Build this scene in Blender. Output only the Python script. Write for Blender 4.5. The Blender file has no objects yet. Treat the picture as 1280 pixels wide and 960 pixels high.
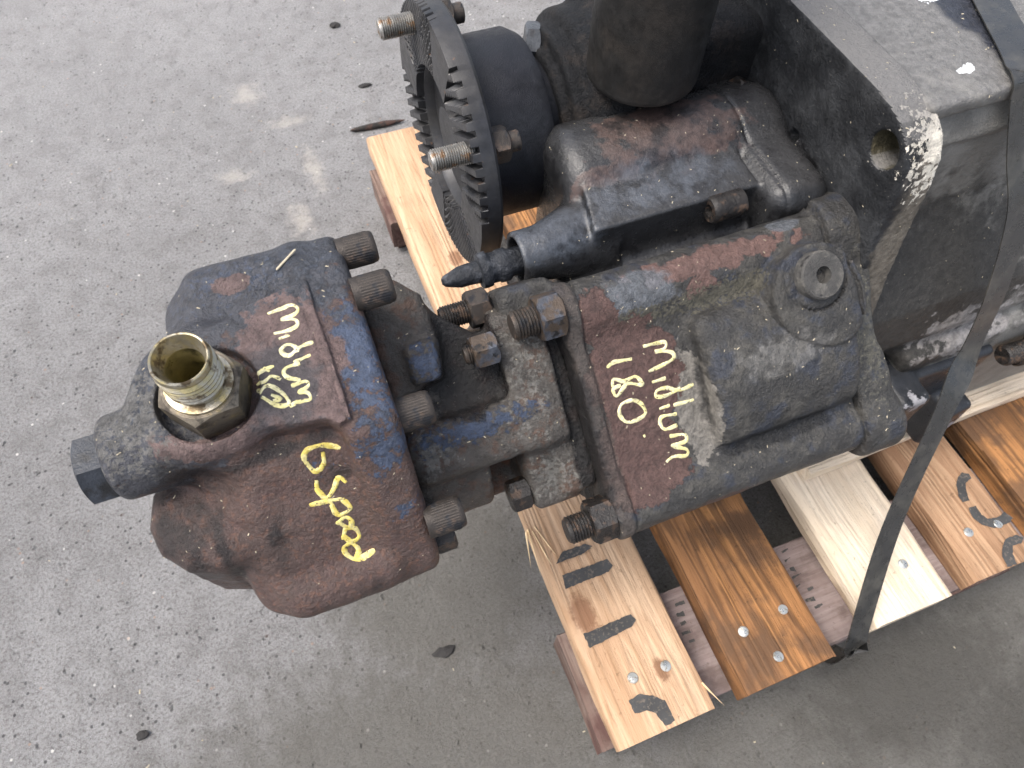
import bpy, bmesh, math, random
import numpy as np
from mathutils import Vector, Matrix
from mathutils.bvhtree import BVHTree

random.seed(7)
rng = np.random.default_rng(7)
SC = bpy.context.scene
COL = SC.collection
R = math.radians

# ------------------------------------------------------------------ camera
cam = bpy.data.objects.new("camera", bpy.data.cameras.new("camera"))
COL.objects.link(cam)
cam.matrix_world = Matrix(((0.931636, 0.30182, -0.202381, 0.0),
                           (-0.362724, 0.806109, -0.467568, 0.0),
                           (0.02202, 0.509012, 0.860478, 0.99),
                           (0, 0, 0, 1)))
cam.data.sensor_width = 36.0
cam.data.lens = 900 / 1280 * 36.0
cam.data.clip_start = 0.02
cam.data.clip_end = 200.0
cam.data.dof.use_dof = True
cam.data.dof.focus_distance = 0.53
cam.data.dof.aperture_fstop = 16.0
SC.camera = cam

# ------------------------------------------------------------------ light
SUN_EL, SUN_AZ = 62.0, -84.0           # degrees; azimuth clockwise from +Y
world = bpy.data.worlds.new("World")
SC.world = world
world.use_nodes = True
wn = world.node_tree
sky = wn.nodes.new("ShaderNodeTexSky")
sky.sky_type = 'NISHITA'
sky.sun_disc = False
sky.sun_elevation = R(SUN_EL)
sky.sun_rotation = R(SUN_AZ)
sky.air_density = 1.0
sky.dust_density = 5.0
hs = wn.nodes.new("ShaderNodeHueSaturation")      # a hazy, washed-out sky
hs.inputs["Saturation"].default_value = 0.6
wn.links.new(sky.outputs[0], hs.inputs["Color"])
wn.links.new(hs.outputs[0], wn.nodes["Background"].inputs[0])
wn.nodes["Background"].inputs[1].default_value = 0.15
sd = bpy.data.lights.new("sun", 'SUN')
sd.energy = 1.15
sd.angle = R(22)
sd.color = (1.0, 0.95, 0.88)
sun = bpy.data.objects.new("sun", sd)
COL.objects.link(sun)
dirv = Vector((math.sin(R(SUN_AZ)) * math.cos(R(SUN_EL)), math.cos(R(SUN_AZ)) * math.cos(R(SUN_EL)), math.sin(R(SUN_EL))))
sun.rotation_euler = dirv.to_track_quat('Z', 'Y').to_euler()
SC.view_settings.view_transform = 'Standard'
SC.view_settings.look = 'None'
SC.view_settings.gamma = 1.0
SC.view_settings.exposure = 1.2

DATA = {
    'w_top': [[(-0.06, 0.0423), (-0.0515, 0.0434), (-0.0438, 0.044), (-0.0404, 0.0397), (-0.044, 0.0365), (-0.0529, 0.036)], [(-0.0529, 0.036), (-0.0445, 0.0328), (-0.0436, 0.0285), (-0.0491, 0.0265), (-0.0596, 0.027)], [(-0.0575, 0.0221), (-0.0503, 0.0227)], [(-0.0374, 0.0129), (-0.0463, 0.0118), (-0.0533, 0.0085), (-0.0572, 0.0102), (-0.0577, 0.0142), (-0.0532, 0.0164), (-0.0489, 0.013), (-0.0487, 0.0088)], [(-0.0413, 0.0044), (-0.0527, 0.0027)], [(-0.0491, 0.0009), (-0.0568, 0.0008), (-0.0602, -0.0018), (-0.0586, -0.0064), (-0.0516, -0.0103)], [(-0.0582, -0.0127), (-0.0492, -0.0122), (-0.0483, -0.016), (-0.0543, -0.0181), (-0.0498, -0.0203), (-0.0494, -0.0251), (-0.0572, -0.0246), (-0.0624, -0.0263)], [(-0.0794, -0.0006), (-0.0725, 0.0021), (-0.0648, 0.0035)], [(-0.071, 0.0042), (-0.0681, 0.0002)], [(-0.0803, -0.0043), (-0.0731, -0.0057), (-0.0677, -0.0032), (-0.063, -0.0067)], [(-0.0775, -0.0125), (-0.0714, -0.0088), (-0.0645, -0.0158), (-0.0623, -0.0237), (-0.0694, -0.0231), (-0.0766, -0.0153)], [(-0.071, -0.0155), (-0.0666, -0.0192), (-0.0709, -0.0198)]],
    'w_front': [[(-0.0417, 0.0419), (-0.0516, 0.047), (-0.061, 0.0475), (-0.0654, 0.0425), (-0.0619, 0.0314), (-0.0553, 0.0343), (-0.0531, 0.043)], [(-0.0455, 0.0163), (-0.0491, 0.0216), (-0.0543, 0.0149), (-0.0607, 0.0099), (-0.0644, 0.0173), (-0.0629, 0.0252)], [(-0.0727, 0.0087), (-0.0631, 0.0076), (-0.0517, 0.0059)], [(-0.0517, 0.0059), (-0.0488, -0.0034), (-0.0578, -0.0049), (-0.0594, 0.0058)], [(-0.0606, -0.0122), (-0.054, -0.0086), (-0.0508, -0.0131), (-0.054, -0.0179), (-0.059, -0.011)], [(-0.0605, -0.0256), (-0.0558, -0.018), (-0.0503, -0.0202), (-0.0495, -0.0281), (-0.0554, -0.0297), (-0.0596, -0.0225)], [(-0.0425, -0.0419), (-0.0557, -0.0439), (-0.0615, -0.0388), (-0.0613, -0.0323), (-0.0559, -0.0312), (-0.0529, -0.0381), (-0.0561, -0.0432)]],
    'w_pto': [[(0.0591, 0.0428), (0.0717, 0.042), (0.0792, 0.0402), (0.077, 0.0358), (0.0681, 0.0357)], [(0.0681, 0.0357), (0.0814, 0.0316), (0.0824, 0.026), (0.0717, 0.0235), (0.0584, 0.0221)], [(0.0589, 0.0126), (0.0717, 0.0123)], [(0.0942, -0.0), (0.0815, -0.0012), (0.0703, 0.0041), (0.0616, 0.0045), (0.0604, -0.0003), (0.07, -0.0017), (0.0819, 0.0004)], [(0.0911, -0.0128), (0.0724, -0.0115)], [(0.0596, -0.0106), (0.0694, -0.0105)], [(0.0734, -0.0194), (0.0607, -0.0176), (0.0574, -0.0224), (0.0603, -0.0284), (0.0715, -0.0283)], [(0.0623, -0.0353), (0.0755, -0.0381), (0.075, -0.0439), (0.0627, -0.0433), (0.0742, -0.0509), (0.0724, -0.0556), (0.0615, -0.0526), (0.054, -0.0551)], [(0.0251, 0.0357), (0.0327, 0.0379), (0.0473, 0.0361)], [(0.0259, 0.0194), (0.028, 0.025), (0.0365, 0.0207), (0.0469, 0.0213), (0.0501, 0.0133), (0.0386, 0.0177), (0.0277, 0.011), (0.0258, 0.0171), (0.033, 0.0185)], [(0.0393, 0.004), (0.0293, 0.0033), (0.0257, -0.0037), (0.0299, -0.0121), (0.0396, -0.013), (0.0474, -0.0097), (0.0453, -0.0008), (0.0393, 0.004)], [(0.0408, -0.0266), (0.0417, -0.0288)]],
    'm1': [[(0.158, 0.21), (0.1711, 0.2214), (0.2004, 0.2201), (0.2086, 0.2147), (0.1957, 0.2097), (0.1612, 0.2097)], [(0.1597, 0.1949), (0.2181, 0.1936), (0.221, 0.1843), (0.2132, 0.1789), (0.1574, 0.1784)], [(0.1557, 0.1244), (0.2163, 0.125), (0.2192, 0.1164), (0.2114, 0.1116), (0.156, 0.1077)], [(0.1731, 0.043), (0.1875, 0.0442), (0.1997, 0.0381), (0.2102, 0.0287), (0.2116, 0.0068), (0.2004, 0.0027), (0.1953, 0.0205), (0.1876, 0.0261), (0.1738, 0.0288)]],
    'm4': [[(0.679, 0.12), (0.6876, 0.1286), (0.6979, 0.1321), (0.7048, 0.128), (0.7041, 0.1208), (0.694, 0.1196), (0.6881, 0.1135), (0.6817, 0.0979), (0.672, 0.0988), (0.6724, 0.1078)], [(0.6737, 0.0901), (0.6839, 0.0891), (0.683, 0.0766), (0.6866, 0.0696), (0.7015, 0.0668), (0.7132, 0.0694), (0.7174, 0.0588), (0.7092, 0.0555), (0.6865, 0.0566), (0.6751, 0.0653), (0.67, 0.0787)], [(0.6723, 0.0272), (0.68, 0.035), (0.6918, 0.0408), (0.7064, 0.0396), (0.7121, 0.0336), (0.7041, 0.0291), (0.6926, 0.0302), (0.6856, 0.0221), (0.6812, 0.01), (0.668, 0.0114), (0.6695, 0.0203)]],
    'nails': [[0.188, 0.062], [0.228, 0.06], [0.329, 0.061], [0.385, 0.066], [0.352, 0.023], [0.551, 0.06], [0.653, 0.064], [0.695, 0.06]],
}

# ------------------------------------------------------------------ object helpers
def mesh_obj(name, verts, faces, mat, parent=None, mw=None, smooth=True, kind=None, label=None):
    me = bpy.data.meshes.new(name)
    me.from_pydata([tuple(map(float, v)) for v in verts], [], [tuple(map(int, f)) for f in faces])
    me.update()
    return link(name, me, mat, parent, mw, smooth, kind, label)

def link(name, me, mat, parent=None, mw=None, smooth=True, kind=None, label=None):
    o = bpy.data.objects.new(name, me)
    COL.objects.link(o)
    if mat:
        for m in (mat if isinstance(mat, (list, tuple)) else [mat]):
            me.materials.append(m)
    if smooth:
        me.polygons.foreach_set("use_smooth", [True] * len(me.polygons))
    if mw is not None:
        o.matrix_world = mw
    if parent is not None:
        o.parent = parent
        pm = parent.get("_mw")
        pw = Matrix([pm[i * 4:i * 4 + 4] for i in range(4)]) if pm else Matrix.Identity(4)
        o.matrix_parent_inverse = pw.inverted()
    m = o.matrix_basis if mw is None else mw
    WM[o.name] = m.copy()
    if kind: o["kind"] = kind
    if label: o["label"] = label
    return o
WM = {}

def child(o, parent):
    """parent o keeping its world place"""
    o.parent = parent
    o.matrix_parent_inverse = WM[parent.name].inverted()

def link(name, me, mat, parent=None, mw=None, smooth=True, kind=None, label=None):
    o = bpy.data.objects.new(name, me)
    COL.objects.link(o)
    if mat and not me.materials:
        for m in (mat if isinstance(mat, (list, tuple)) else [mat]):
            me.materials.append(m)
    if smooth is not None:
        me.polygons.foreach_set("use_smooth", [bool(smooth)] * len(me.polygons))
    M_ = mw.copy() if mw is not None else Matrix.Identity(4)
    o.matrix_basis = M_
    WM[o.name] = M_
    if parent is not None:
        child(o, parent)
    if kind: o["kind"] = kind
    if label: o["label"] = label
    return o

def thing(name, label, cat, loc):
    o = bpy.data.objects.new(name, None)
    COL.objects.link(o)
    o.location = loc
    o.empty_display_size = 0.05
    WM[o.name] = Matrix.Translation(loc)
    o["label"] = label; o["category"] = cat
    return o

def tag(o, label, cat, group=None, kind=None):
    o["label"] = label; o["category"] = cat
    if group: o["group"] = group
    if kind: o["kind"] = kind
    return o

def frame(o, tilt):
    return Matrix.Translation(o) @ Matrix.Rotation(R(tilt), 4, 'X')

PF = frame((0.02, 0.285, 0.52), 8)            # pump
FF = frame((0.02, 0.19769582, 0.53045132), 64.3)   # sloping front face of the pump
TF = frame((0.165, 0.2275, 0.4775), 38)       # power take-off
WF = Matrix.Identity(4)

# ------------------------------------------------------------------ signed distance modelling
def grid(b, h):
    ax = [np.arange(b[i][0], b[i][1] + h, h, dtype=np.float32) for i in range(3)]
    return ax, np.meshgrid(*ax, indexing='ij')

def smin(a, b, k):
    h = np.clip(0.5 + 0.5 * (b - a) / k, 0, 1)
    return b * (1 - h) + a * h - k * h * (1 - h)

def smax(a, b, k):
    return -smin(-a, -b, k)

def box(P, c, s, r=0.004):
    q = [np.abs(P[i] - c[i]) - (s[i] - r) for i in range(3)]
    o = np.sqrt(sum(np.maximum(x, 0) ** 2 for x in q))
    return o + np.minimum(np.maximum(np.maximum(q[0], q[1]), q[2]), 0) - r

def bx(P, x0, x1, y0, y1, z0, z1, r=0.004):
    return box(P, ((x0 + x1) / 2, (y0 + y1) / 2, (z0 + z1) / 2), ((x1 - x0) / 2, (y1 - y0) / 2, (z1 - z0) / 2), r)

def extr(d2, t, t0, t1, r):
    a = d2 + r
    b = np.abs(t - (t0 + t1) / 2) - (t1 - t0) / 2 + r
    return np.sqrt(np.maximum(a, 0) ** 2 + np.maximum(b, 0) ** 2) + np.minimum(np.maximum(a, b), 0) - r

def cyl(P, axis, c, r, t0, t1, rd=0.003):
    i, j = [k for k in range(3) if k != axis]
    return extr(np.hypot(P[i] - c[0], P[j] - c[1]) - r, P[axis], t0, t1, rd)

def poly2(a, b, pts):
    d = np.full(a.shape, 1e9, np.float32); s = np.ones(a.shape, bool)
    n = len(pts)
    for k in range(n):
        x0, y0 = pts[k - 1]; x1, y1 = pts[k]
        ex, ey = x1 - x0, y1 - y0
        wx, wy = a - x0, b - y0
        t = np.clip((wx * ex + wy * ey) / (ex * ex + ey * ey), 0, 1)
        d = np.minimum(d, (wx - ex * t) ** 2 + (wy - ey * t) ** 2)
        c = ((b >= y0) != (b >= y1))
        with np.errstate(divide='ignore', invalid='ignore'):
            xi = x0 + (b - y0) * ex / (ey if abs(ey) > 1e-9 else 1e-9)
        s ^= c & (a < xi)
    return np.sqrt(d) * np.where(s, 1, -1)

def inset(pts, rho):
    """convex polygon moved inwards by rho, so that distance minus rho gives rounded corners"""
    n = len(pts); area = sum(pts[k - 1][0] * pts[k][1] - pts[k][0] * pts[k - 1][1] for k in range(n))
    sg = 1 if area > 0 else -1
    L = []
    for k in range(n):
        (x0, y0), (x1, y1) = pts[k - 1], pts[k]
        l = math.hypot(x1 - x0, y1 - y0); nx, ny = -(y1 - y0) / l * sg, (x1 - x0) / l * sg
        L.append((nx, ny, nx * x0 + ny * y0 + rho))
    out = []
    for k in range(n):
        a, b, c = L[k]; d, e, f = L[(k + 1) % n]
        det = a * e - b * d
        out.append(((c * e - b * f) / det, (a * f - c * d) / det))
    return out

def rprism(P, axis, pts, t0, t1, r, rho):
    i, j = [k for k in range(3) if k != axis]
    return extr(poly2(P[i], P[j], inset(pts, rho)) - rho, P[axis], t0, t1, r)

def prism(P, axis, pts, t0, t1, r):
    i, j = [k for k in range(3) if k != axis]
    return extr(poly2(P[i], P[j], pts), P[axis], t0, t1, r)

def surface_net(ax, D, h):
    S = D < 0
    n = D.shape
    c = (n[0] - 1, n[1] - 1, n[2] - 1)
    acc = np.zeros(c + (3,), np.float32); cnt = np.zeros(c, np.float32)
    for a in range(3):
        b1, b2 = [k for k in range(3) if k != a]
        sl0 = [slice(None)] * 3; sl1 = [slice(None)] * 3
        sl0[a] = slice(0, -1); sl1[a] = slice(1, None)
        d0, d1 = D[tuple(sl0)], D[tuple(sl1)]
        cr = (d0 < 0) != (d1 < 0)
        t = np.where(cr, d0 / np.where(cr, d0 - d1, 1), 0)
        for o1 in (0, 1):
            for o2 in (0, 1):
                s = [slice(None)] * 3
                s[b1] = slice(o1, n[b1] - 1 + o1); s[b2] = slice(o2, n[b2] - 1 + o2)
                m = cr[tuple(s)].astype(np.float32)
                acc[..., a] += t[tuple(s)] * m
                acc[..., b1] += o1 * m
                acc[..., b2] += o2 * m
                cnt += m
    act = cnt > 0
    idx = -np.ones(c, np.int64)
    idx[act] = np.arange(act.sum())
    cell = np.argwhere(act)
    V = (cell + acc[act] / cnt[act][:, None]) * h + np.array([x[0] for x in ax])
    F = []
    for a in range(3):
        b1, b2 = (a + 1) % 3, (a + 2) % 3
        sl = [slice(1, n[k] - 1) for k in range(3)]
        sl[a] = slice(0, n[a] - 1)
        s0 = list(sl); s1 = list(sl); s1[a] = slice(1, n[a])
        i0 = S[tuple(s0)]; i1 = S[tuple(s1)]
        e = np.argwhere(i0 != i1)
        if not len(e): continue
        flip = i0[tuple(e.T)]
        base = e + np.array([s.start for s in sl])
        def at(o1, o2):
            q = base.copy(); q[:, b1] -= o1; q[:, b2] -= o2
            return idx[tuple(q.T)]
        q = np.stack([at(1, 1), at(0, 1), at(0, 0), at(1, 0)], 1)
        q[~flip] = q[~flip][:, ::-1]
        F.append(q)
    return V, np.concatenate(F)

def lumps(V, seed, amp, freq, n=14):
    """soft unevenness of a sand casting"""
    g = np.random.default_rng(seed)
    out = np.zeros(len(V))
    for _ in range(n):
        k = g.normal(size=3); k *= freq * g.uniform(0.5, 2.2) / np.linalg.norm(k)
        out += np.sin(V @ k + g.uniform(0, 6.28)) / n ** 0.5
    return out * amp

BV = {}
def sdf_obj(name, b, h, f, mat, parent, mw, amp=0.0005, freq=160, seed=1, label=None):
    ax, P = grid(b, h)
    D = f(P).astype(np.float32)
    V, F = surface_net(ax, D, h)
    if amp:
        gx = np.gradient(D, h)
        ii = tuple(np.clip(np.round((V - np.array([x[0] for x in ax])) / h).astype(int), 0, np.array(D.shape) - 1).T)
        N = np.stack([g[ii] for g in gx], 1)
        N /= np.linalg.norm(N, axis=1)[:, None] + 1e-9
        V = V + N * lumps(V, seed, amp, freq)[:, None]
    me = bpy.data.meshes.new(name)
    me.vertices.add(len(V)); me.vertices.foreach_set("co", V.astype(np.float32).ravel())
    me.loops.add(F.size); me.loops.foreach_set("vertex_index", F.astype(np.int32).ravel())
    me.polygons.add(len(F)); me.polygons.foreach_set("loop_start", np.arange(0, F.size, 4, dtype=np.int32))
    me.update(calc_edges=True); me.validate()
    o = link(name, me, mat, parent, mw, True, None, label)
    BV[o.name] = BVHTree.FromPolygons([Vector(v) for v in V], F.tolist())
    return o

# ------------------------------------------------------------------ turned and hexagonal hardware (axis +X of its own matrix)
def axis_mat(mw, axis, pos):
    """matrix whose local +X runs along 'axis' of frame mw, at pos of that frame"""
    a = Vector(axis).normalized()
    return mw @ Matrix.Translation(pos) @ a.to_track_quat('X', 'Z').to_matrix().to_4x4()

def lathe_data(prof, n=40, hexa=None, wob=0.0, seed=0):
    g = np.random.default_rng(seed)
    vs, fs = [], []
    for i, (x, r) in enumerate(prof):
        for k in range(n):
            a = 2 * math.pi * k / n
            rr = r * (1 + wob * math.sin(3 * a + i * 1.3) + wob * g.uniform(-1, 1))
            vs.append((x, rr * math.cos(a), rr * math.sin(a)))
    for i in range(len(prof) - 1):
        for k in range(n):
            k2 = (k + 1) % n
            fs.append((i * n + k, i * n + k2, (i + 1) * n + k2, (i + 1) * n + k))
    fs.append(tuple(range(n - 1, -1, -1)))
    fs.append(tuple((len(prof) - 1) * n + k for k in range(n)))
    return vs, fs

def recalc(me):
    bm = bmesh.new(); bm.from_mesh(me)
    bmesh.ops.recalc_face_normals(bm, faces=bm.faces)
    bm.to_mesh(me); bm.free()

def sharp(o, deg=35):
    me = o.data
    recalc(me)
    me.polygons.foreach_set("use_smooth", [True] * len(me.polygons))
    bm = bmesh.new(); bm.from_mesh(me)
    for e in bm.edges:
        if len(e.link_faces) == 2 and e.calc_face_angle(0) > R(deg):
            e.smooth = False
    bm.to_mesh(me); bm.free()

def lathe(name, prof, mat, parent, mw, n=40, wob=0.0, seed=0, label=None, deg=35):
    vs, fs = lathe_data(prof, n, None, wob, seed)
    o = mesh_obj2(name, vs, fs, mat, parent, mw, label)
    sharp(o, deg)
    return o

def mesh_obj2(name, vs, fs, mat, parent=None, mw=None, label=None, smooth=True, kind=None):
    me = bpy.data.meshes.new(name)
    me.from_pydata(vs, [], fs); me.update()
    return link(name, me, mat, parent, mw, smooth, kind, label)

def thread_prof(x0, x1, r, pitch=0.0022, depth=0.0011, cham=0.0015):
    p = [(x0, r - cham - 0.0004), (x0 + cham, r - depth)]
    x = x0 + cham
    while x < x1 - pitch:
        p += [(x + pitch * 0.40, r), (x + pitch * 0.60, r), (x + pitch, r - depth)]
        x += pitch
    p.append((x1, r - depth))
    return p

def hex_data(x0, x1, rc, hole=None, cham=0.0022, rot=0.0):
    """hexagon nut or head with the turned corner chamfer of a real one"""
    n = 48
    af = rc * math.cos(math.pi / 6)
    def ring(x, chamf):
        out = []
        for k in range(n):
            a = 2 * math.pi * k / n
            m = (a % (math.pi / 3)) - math.pi / 6
            rr = af / math.cos(m)
            if chamf: rr = min(rr, chamf)
            out.append((x, rr * math.cos(a + rot), rr * math.sin(a + rot)))
        return out
    def xr(xe, s):     # chamfer line: corners start back from the face
        out = []
        for k in range(n):
            a = 2 * math.pi * k / n
            m = (a % (math.pi / 3)) - math.pi / 6
            rr = af / math.cos(m)
            out.append((xe + s * cham * (0.15 + 0.85 * (rr - af) / (rc - af)), rr * math.cos(a + rot), rr * math.sin(a + rot)))
        return out
    rings = [ring(x0, af * 0.97), xr(x0, 1), xr(x1, -1), ring(x1, af * 0.97)]
    vs = [v for r_ in rings for v in r_]
    fs = []
    for i in range(3):
        for k in range(n):
            k2 = (k + 1) % n
            fs.append((i * n + k, i * n + k2, (i + 1) * n + k2, (i + 1) * n + k))
    fs.append(tuple(range(n - 1, -1, -1))); fs.append(tuple(3 * n + k for k in range(n)))
    return vs, fs

def merge(*parts):
    vs, fs = [], []
    for v, f in parts:
        o = len(vs); vs += v; fs += [tuple(i + o for i in q) for q in f]
    return vs, fs

def hexa(name, x0, x1, rc, mat, parent, mw, rot=0.2, extra=None, label=None):
    parts = [hex_data(x0, x1, rc, rot=rot)]
    if extra: parts += extra
    o = mesh_obj2(name, *merge(*parts), mat, parent, mw, label)
    sharp(o, 25)
    return o

def socket_screw_data(L, r, hx, kn=True, depth=0.010):
    """cap screw head along +X from the flange: knurled side, chamfered face with hexagon socket"""
    n = 80
    rings = []
    def ring(x, rr, k_=0.0):
        return [(x, (rr + (k_ if k % 2 else -k_)) * math.cos(2 * math.pi * k / n), (rr + (k_ if k % 2 else -k_)) * math.sin(2 * math.pi * k / n)) for k in range(n)]
    def hring(x, af):
        out = []
        for k in range(n):
            a = 2 * math.pi * k / n
            m = (a % (math.pi / 3)) - math.pi / 6
            out.append((x, af / math.cos(m) * math.cos(a), af / math.cos(m) * math.sin(a)))
        return out
    kk = 0.00032 if kn else 0
    rings = [ring(-0.004, r), ring(0, r), ring(L * 0.12, r, kk), ring(L * 0.80, r, kk), ring(L * 0.84, r), ring(L * 0.93, r - 0.0003), ring(L, r - 0.0016), hring(L, hx), hring(L - depth, hx)]
    vs = [v for q in rings for v in q]
    fs = []
    for i in range(len(rings) - 1):
        for k in range(n):
            k2 = (k + 1) % n
            fs.append((i * n + k, i * n + k2, (i + 1) * n + k2, (i + 1) * n + k))
    fs.append(tuple((len(rings) - 1) * n + k for k in range(n)))
    fs.append(tuple(range(n - 1, -1, -1)))
    return vs, fs

# ------------------------------------------------------------------ materials
def new_mat(name):
    m = bpy.data.materials.new(name); m.use_nodes = True
    nt = m.node_tree
    return m, nt, nt.nodes["Principled BSDF"]

def N(nt, t, **kw):
    n = nt.nodes.new(t)
    for k, v in kw.items():
        if k in ('op',): n.operation = v
        elif isinstance(k, str) and k.startswith('i'):
            n.inputs[int(k[1:])].default_value = v
    return n

def math_(nt, op, a, b=None, clamp=False):
    n = nt.nodes.new("ShaderNodeMath"); n.operation = op; n.use_clamp = clamp
    for i, v in enumerate((a, b)):
        if v is None: continue
        if hasattr(v, 'links'): nt.links.new(v, n.inputs[i])
        else: n.inputs[i].default_value = v
    return n.outputs[0]

def noise(nt, vec, scale, detail=5, rough=0.6, dist=0.0):
    n = nt.nodes.new("ShaderNodeTexNoise")
    n.inputs["Scale"].default_value = scale; n.inputs["Detail"].default_value = detail
    n.inputs["Roughness"].default_value = rough; n.inputs["Distortion"].default_value = dist
    nt.links.new(vec, n.inputs["Vector"])
    return n.outputs["Fac"]

def remap(nt, v, a, b, c=0.0, d=1.0):
    n = nt.nodes.new("ShaderNodeMapRange"); n.interpolation_type = 'SMOOTHSTEP'
    nt.links.new(v, n.inputs[0])
    n.inputs[1].default_value = a; n.inputs[2].default_value = b
    n.inputs[3].default_value = c; n.inputs[4].default_value = d
    return n.outputs[0]

def mixc(nt, f, a, b):
    n = nt.nodes.new("ShaderNodeMix"); n.data_type = 'RGBA'
    if hasattr(f, 'links'): nt.links.new(f, n.inputs[0])
    else: n.inputs[0].default_value = f
    for s, v in ((6, a), (7, b)):
        if hasattr(v, 'links'): nt.links.new(v, n.inputs[s])
        else: n.inputs[s].default_value = (*v, 1)
    return n.outputs[2]

def mixf(nt, f, a, b):
    n = nt.nodes.new("ShaderNodeMix"); n.data_type = 'FLOAT'
    nt.links.new(f, n.inputs[0])
    for s, v in ((2, a), (3, b)):
        if hasattr(v, 'links'): nt.links.new(v, n.inputs[s])
        else: n.inputs[s].default_value = v
    return n.outputs[0]

def bump(nt, hts, bsdf):
    """hts: list of (socket, distance)"""
    last = None
    for s, dist in hts:
        b = nt.nodes.new("ShaderNodeBump"); b.inputs["Strength"].default_value = 1.0
        b.inputs["Distance"].default_value = dist
        nt.links.new(s, b.inputs["Height"])
        if last: nt.links.new(last, b.inputs["Normal"])
        last = b.outputs[0]
    nt.links.new(last, bsdf.inputs["Normal"])

def spots(nt, vec, regs):
    """1 at the centre of each ellipsoid (centre, radii), 0 on its skin, negative outside; the highest wins"""
    out = None
    for c, r in regs:
        s = nt.nodes.new("ShaderNodeVectorMath"); s.operation = 'SUBTRACT'
        nt.links.new(vec, s.inputs[0]); s.inputs[1].default_value = c
        d = nt.nodes.new("ShaderNodeVectorMath"); d.operation = 'DIVIDE'
        nt.links.new(s.outputs[0], d.inputs[0]); d.inputs[1].default_value = r
        l = nt.nodes.new("ShaderNodeVectorMath"); l.operation = 'LENGTH'
        nt.links.new(d.outputs[0], l.inputs[0])
        v = math_(nt, 'SUBTRACT', 1.0, l.outputs["Value"])
        out = v if out is None else math_(nt, 'MAXIMUM', out, v)
    return out

def grimy(name, base, layers, rough=0.55, bumps=((700, 0.0006), (160, 0.0012)), spec=0.4, metal=0.0, coat=0.0, dust=None, wear=None, updir=(0, 0, 1)):
    """painted cast metal under layers of wear.  layer: dict(c=colour, s=noise scale, t=threshold, w=softness,
    r=roughness, at=regions, amp=noise share inside regions, m=metallic)"""
    m, nt, b = new_mat(name)
    tc = nt.nodes.new("ShaderNodeTexCoord")
    vec = tc.outputs["Object"]
    # slight tone variation of the base
    v = noise(nt, vec, 45, 6, 0.65)
    col = mixc(nt, remap(nt, v, 0.3, 0.7), tuple(x * 0.72 for x in base), tuple(min(1, x * 1.3) for x in base))
    rg = mixf(nt, remap(nt, noise(nt, vec, 90, 5), 0.35, 0.65), rough - 0.08, rough + 0.1)
    edge_h = None
    for L in layers:
        n = noise(nt, vec, L.get('s', 60), L.get('d', 7), L.get('rn', 0.62), L.get('dist', 0.0))
        if 'at' in L:
            f = spots(nt, vec, L['at'])
            f = math_(nt, 'ADD', f, math_(nt, 'MULTIPLY', math_(nt, 'SUBTRACT', n, 0.5), L.get('amp', 2.0)))
            k = remap(nt, f, L.get('t', 0.0) - L.get('w', 0.05), L.get('t', 0.0) + L.get('w', 0.05))
        else:
            k = remap(nt, n, L['t'] - L.get('w', 0.03), L['t'] + L.get('w', 0.03))
        if L.get('a', 1.0) < 1.0:
            k = math_(nt, 'MULTIPLY', k, L['a'])
        c = L['c']
        vv = noise(nt, vec, L.get('vs', 140), 5, 0.7)
        cc = mixc(nt, remap(nt, vv, 0.3, 0.7), tuple(x * 0.65 for x in c), tuple(min(1, x * 1.35) for x in c))
        col = mixc(nt, k, col, cc)
        rg = mixf(nt, k, rg, L.get('r', rough))
        if L.get('relief'):
            q = math_(nt, 'MULTIPLY', k, L['relief'])
            edge_h = q if edge_h is None else math_(nt, 'ADD', edge_h, q)
    if dust:                      # fine dust settles on faces that look up
        ge = nt.nodes.new("ShaderNodeNewGeometry")
        dp = nt.nodes.new("ShaderNodeVectorMath"); dp.operation = 'DOT_PRODUCT'
        nt.links.new(ge.outputs["True Normal"], dp.inputs[0]); dp.inputs[1].default_value = updir
        f = math_(nt, 'ADD', dp.outputs["Value"], math_(nt, 'MULTIPLY', math_(nt, 'SUBTRACT', noise(nt, vec, 70, 7, 0.7), 0.5), 0.5))
        k = math_(nt, 'MULTIPLY', remap(nt, f, 0.72, 0.98), dust[1])
        col = mixc(nt, k, col, dust[0]); rg = mixf(nt, k, rg, 0.6)
    if wear:                      # paint rubbed through along the arrises
        ge = nt.nodes.new("ShaderNodeNewGeometry")
        f = math_(nt, 'ADD', ge.outputs["Pointiness"], math_(nt, 'MULTIPLY', math_(nt, 'SUBTRACT', noise(nt, vec, 150, 7, 0.7), 0.5), 0.16))
        k = math_(nt, 'MULTIPLY', remap(nt, f, wear[1], wear[1] + 0.04), wear[2])
        col = mixc(nt, k, col, wear[0]); rg = mixf(nt, k, rg, 0.4)
    nt.links.new(col, b.inputs["Base Color"]); nt.links.new(rg, b.inputs["Roughness"])
    b.inputs["Specular IOR Level"].default_value = spec
    b.inputs["Metallic"].default_value = metal
    b.inputs["Coat Weight"].default_value = coat
    b.inputs["Coat Roughness"].default_value = 0.2
    hs = [(noise(nt, vec, s, 6, 0.65), d) for s, d in bumps]
    if edge_h is not None: hs.append((edge_h, 0.001))
    bump(nt, hs, b)
    return m

RUST = (0.085, 0.036, 0.024)
RUSTP = (0.115, 0.058, 0.05)
OIL_SHADE = (0.008, 0.008, 0.009)  # oil film, also used as painted shade in gaps and recesses
BLUE = (0.050, 0.068, 0.112)
DUST = (0.16, 0.145, 0.125)
BLACKP = (0.014, 0.015, 0.018)

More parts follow.
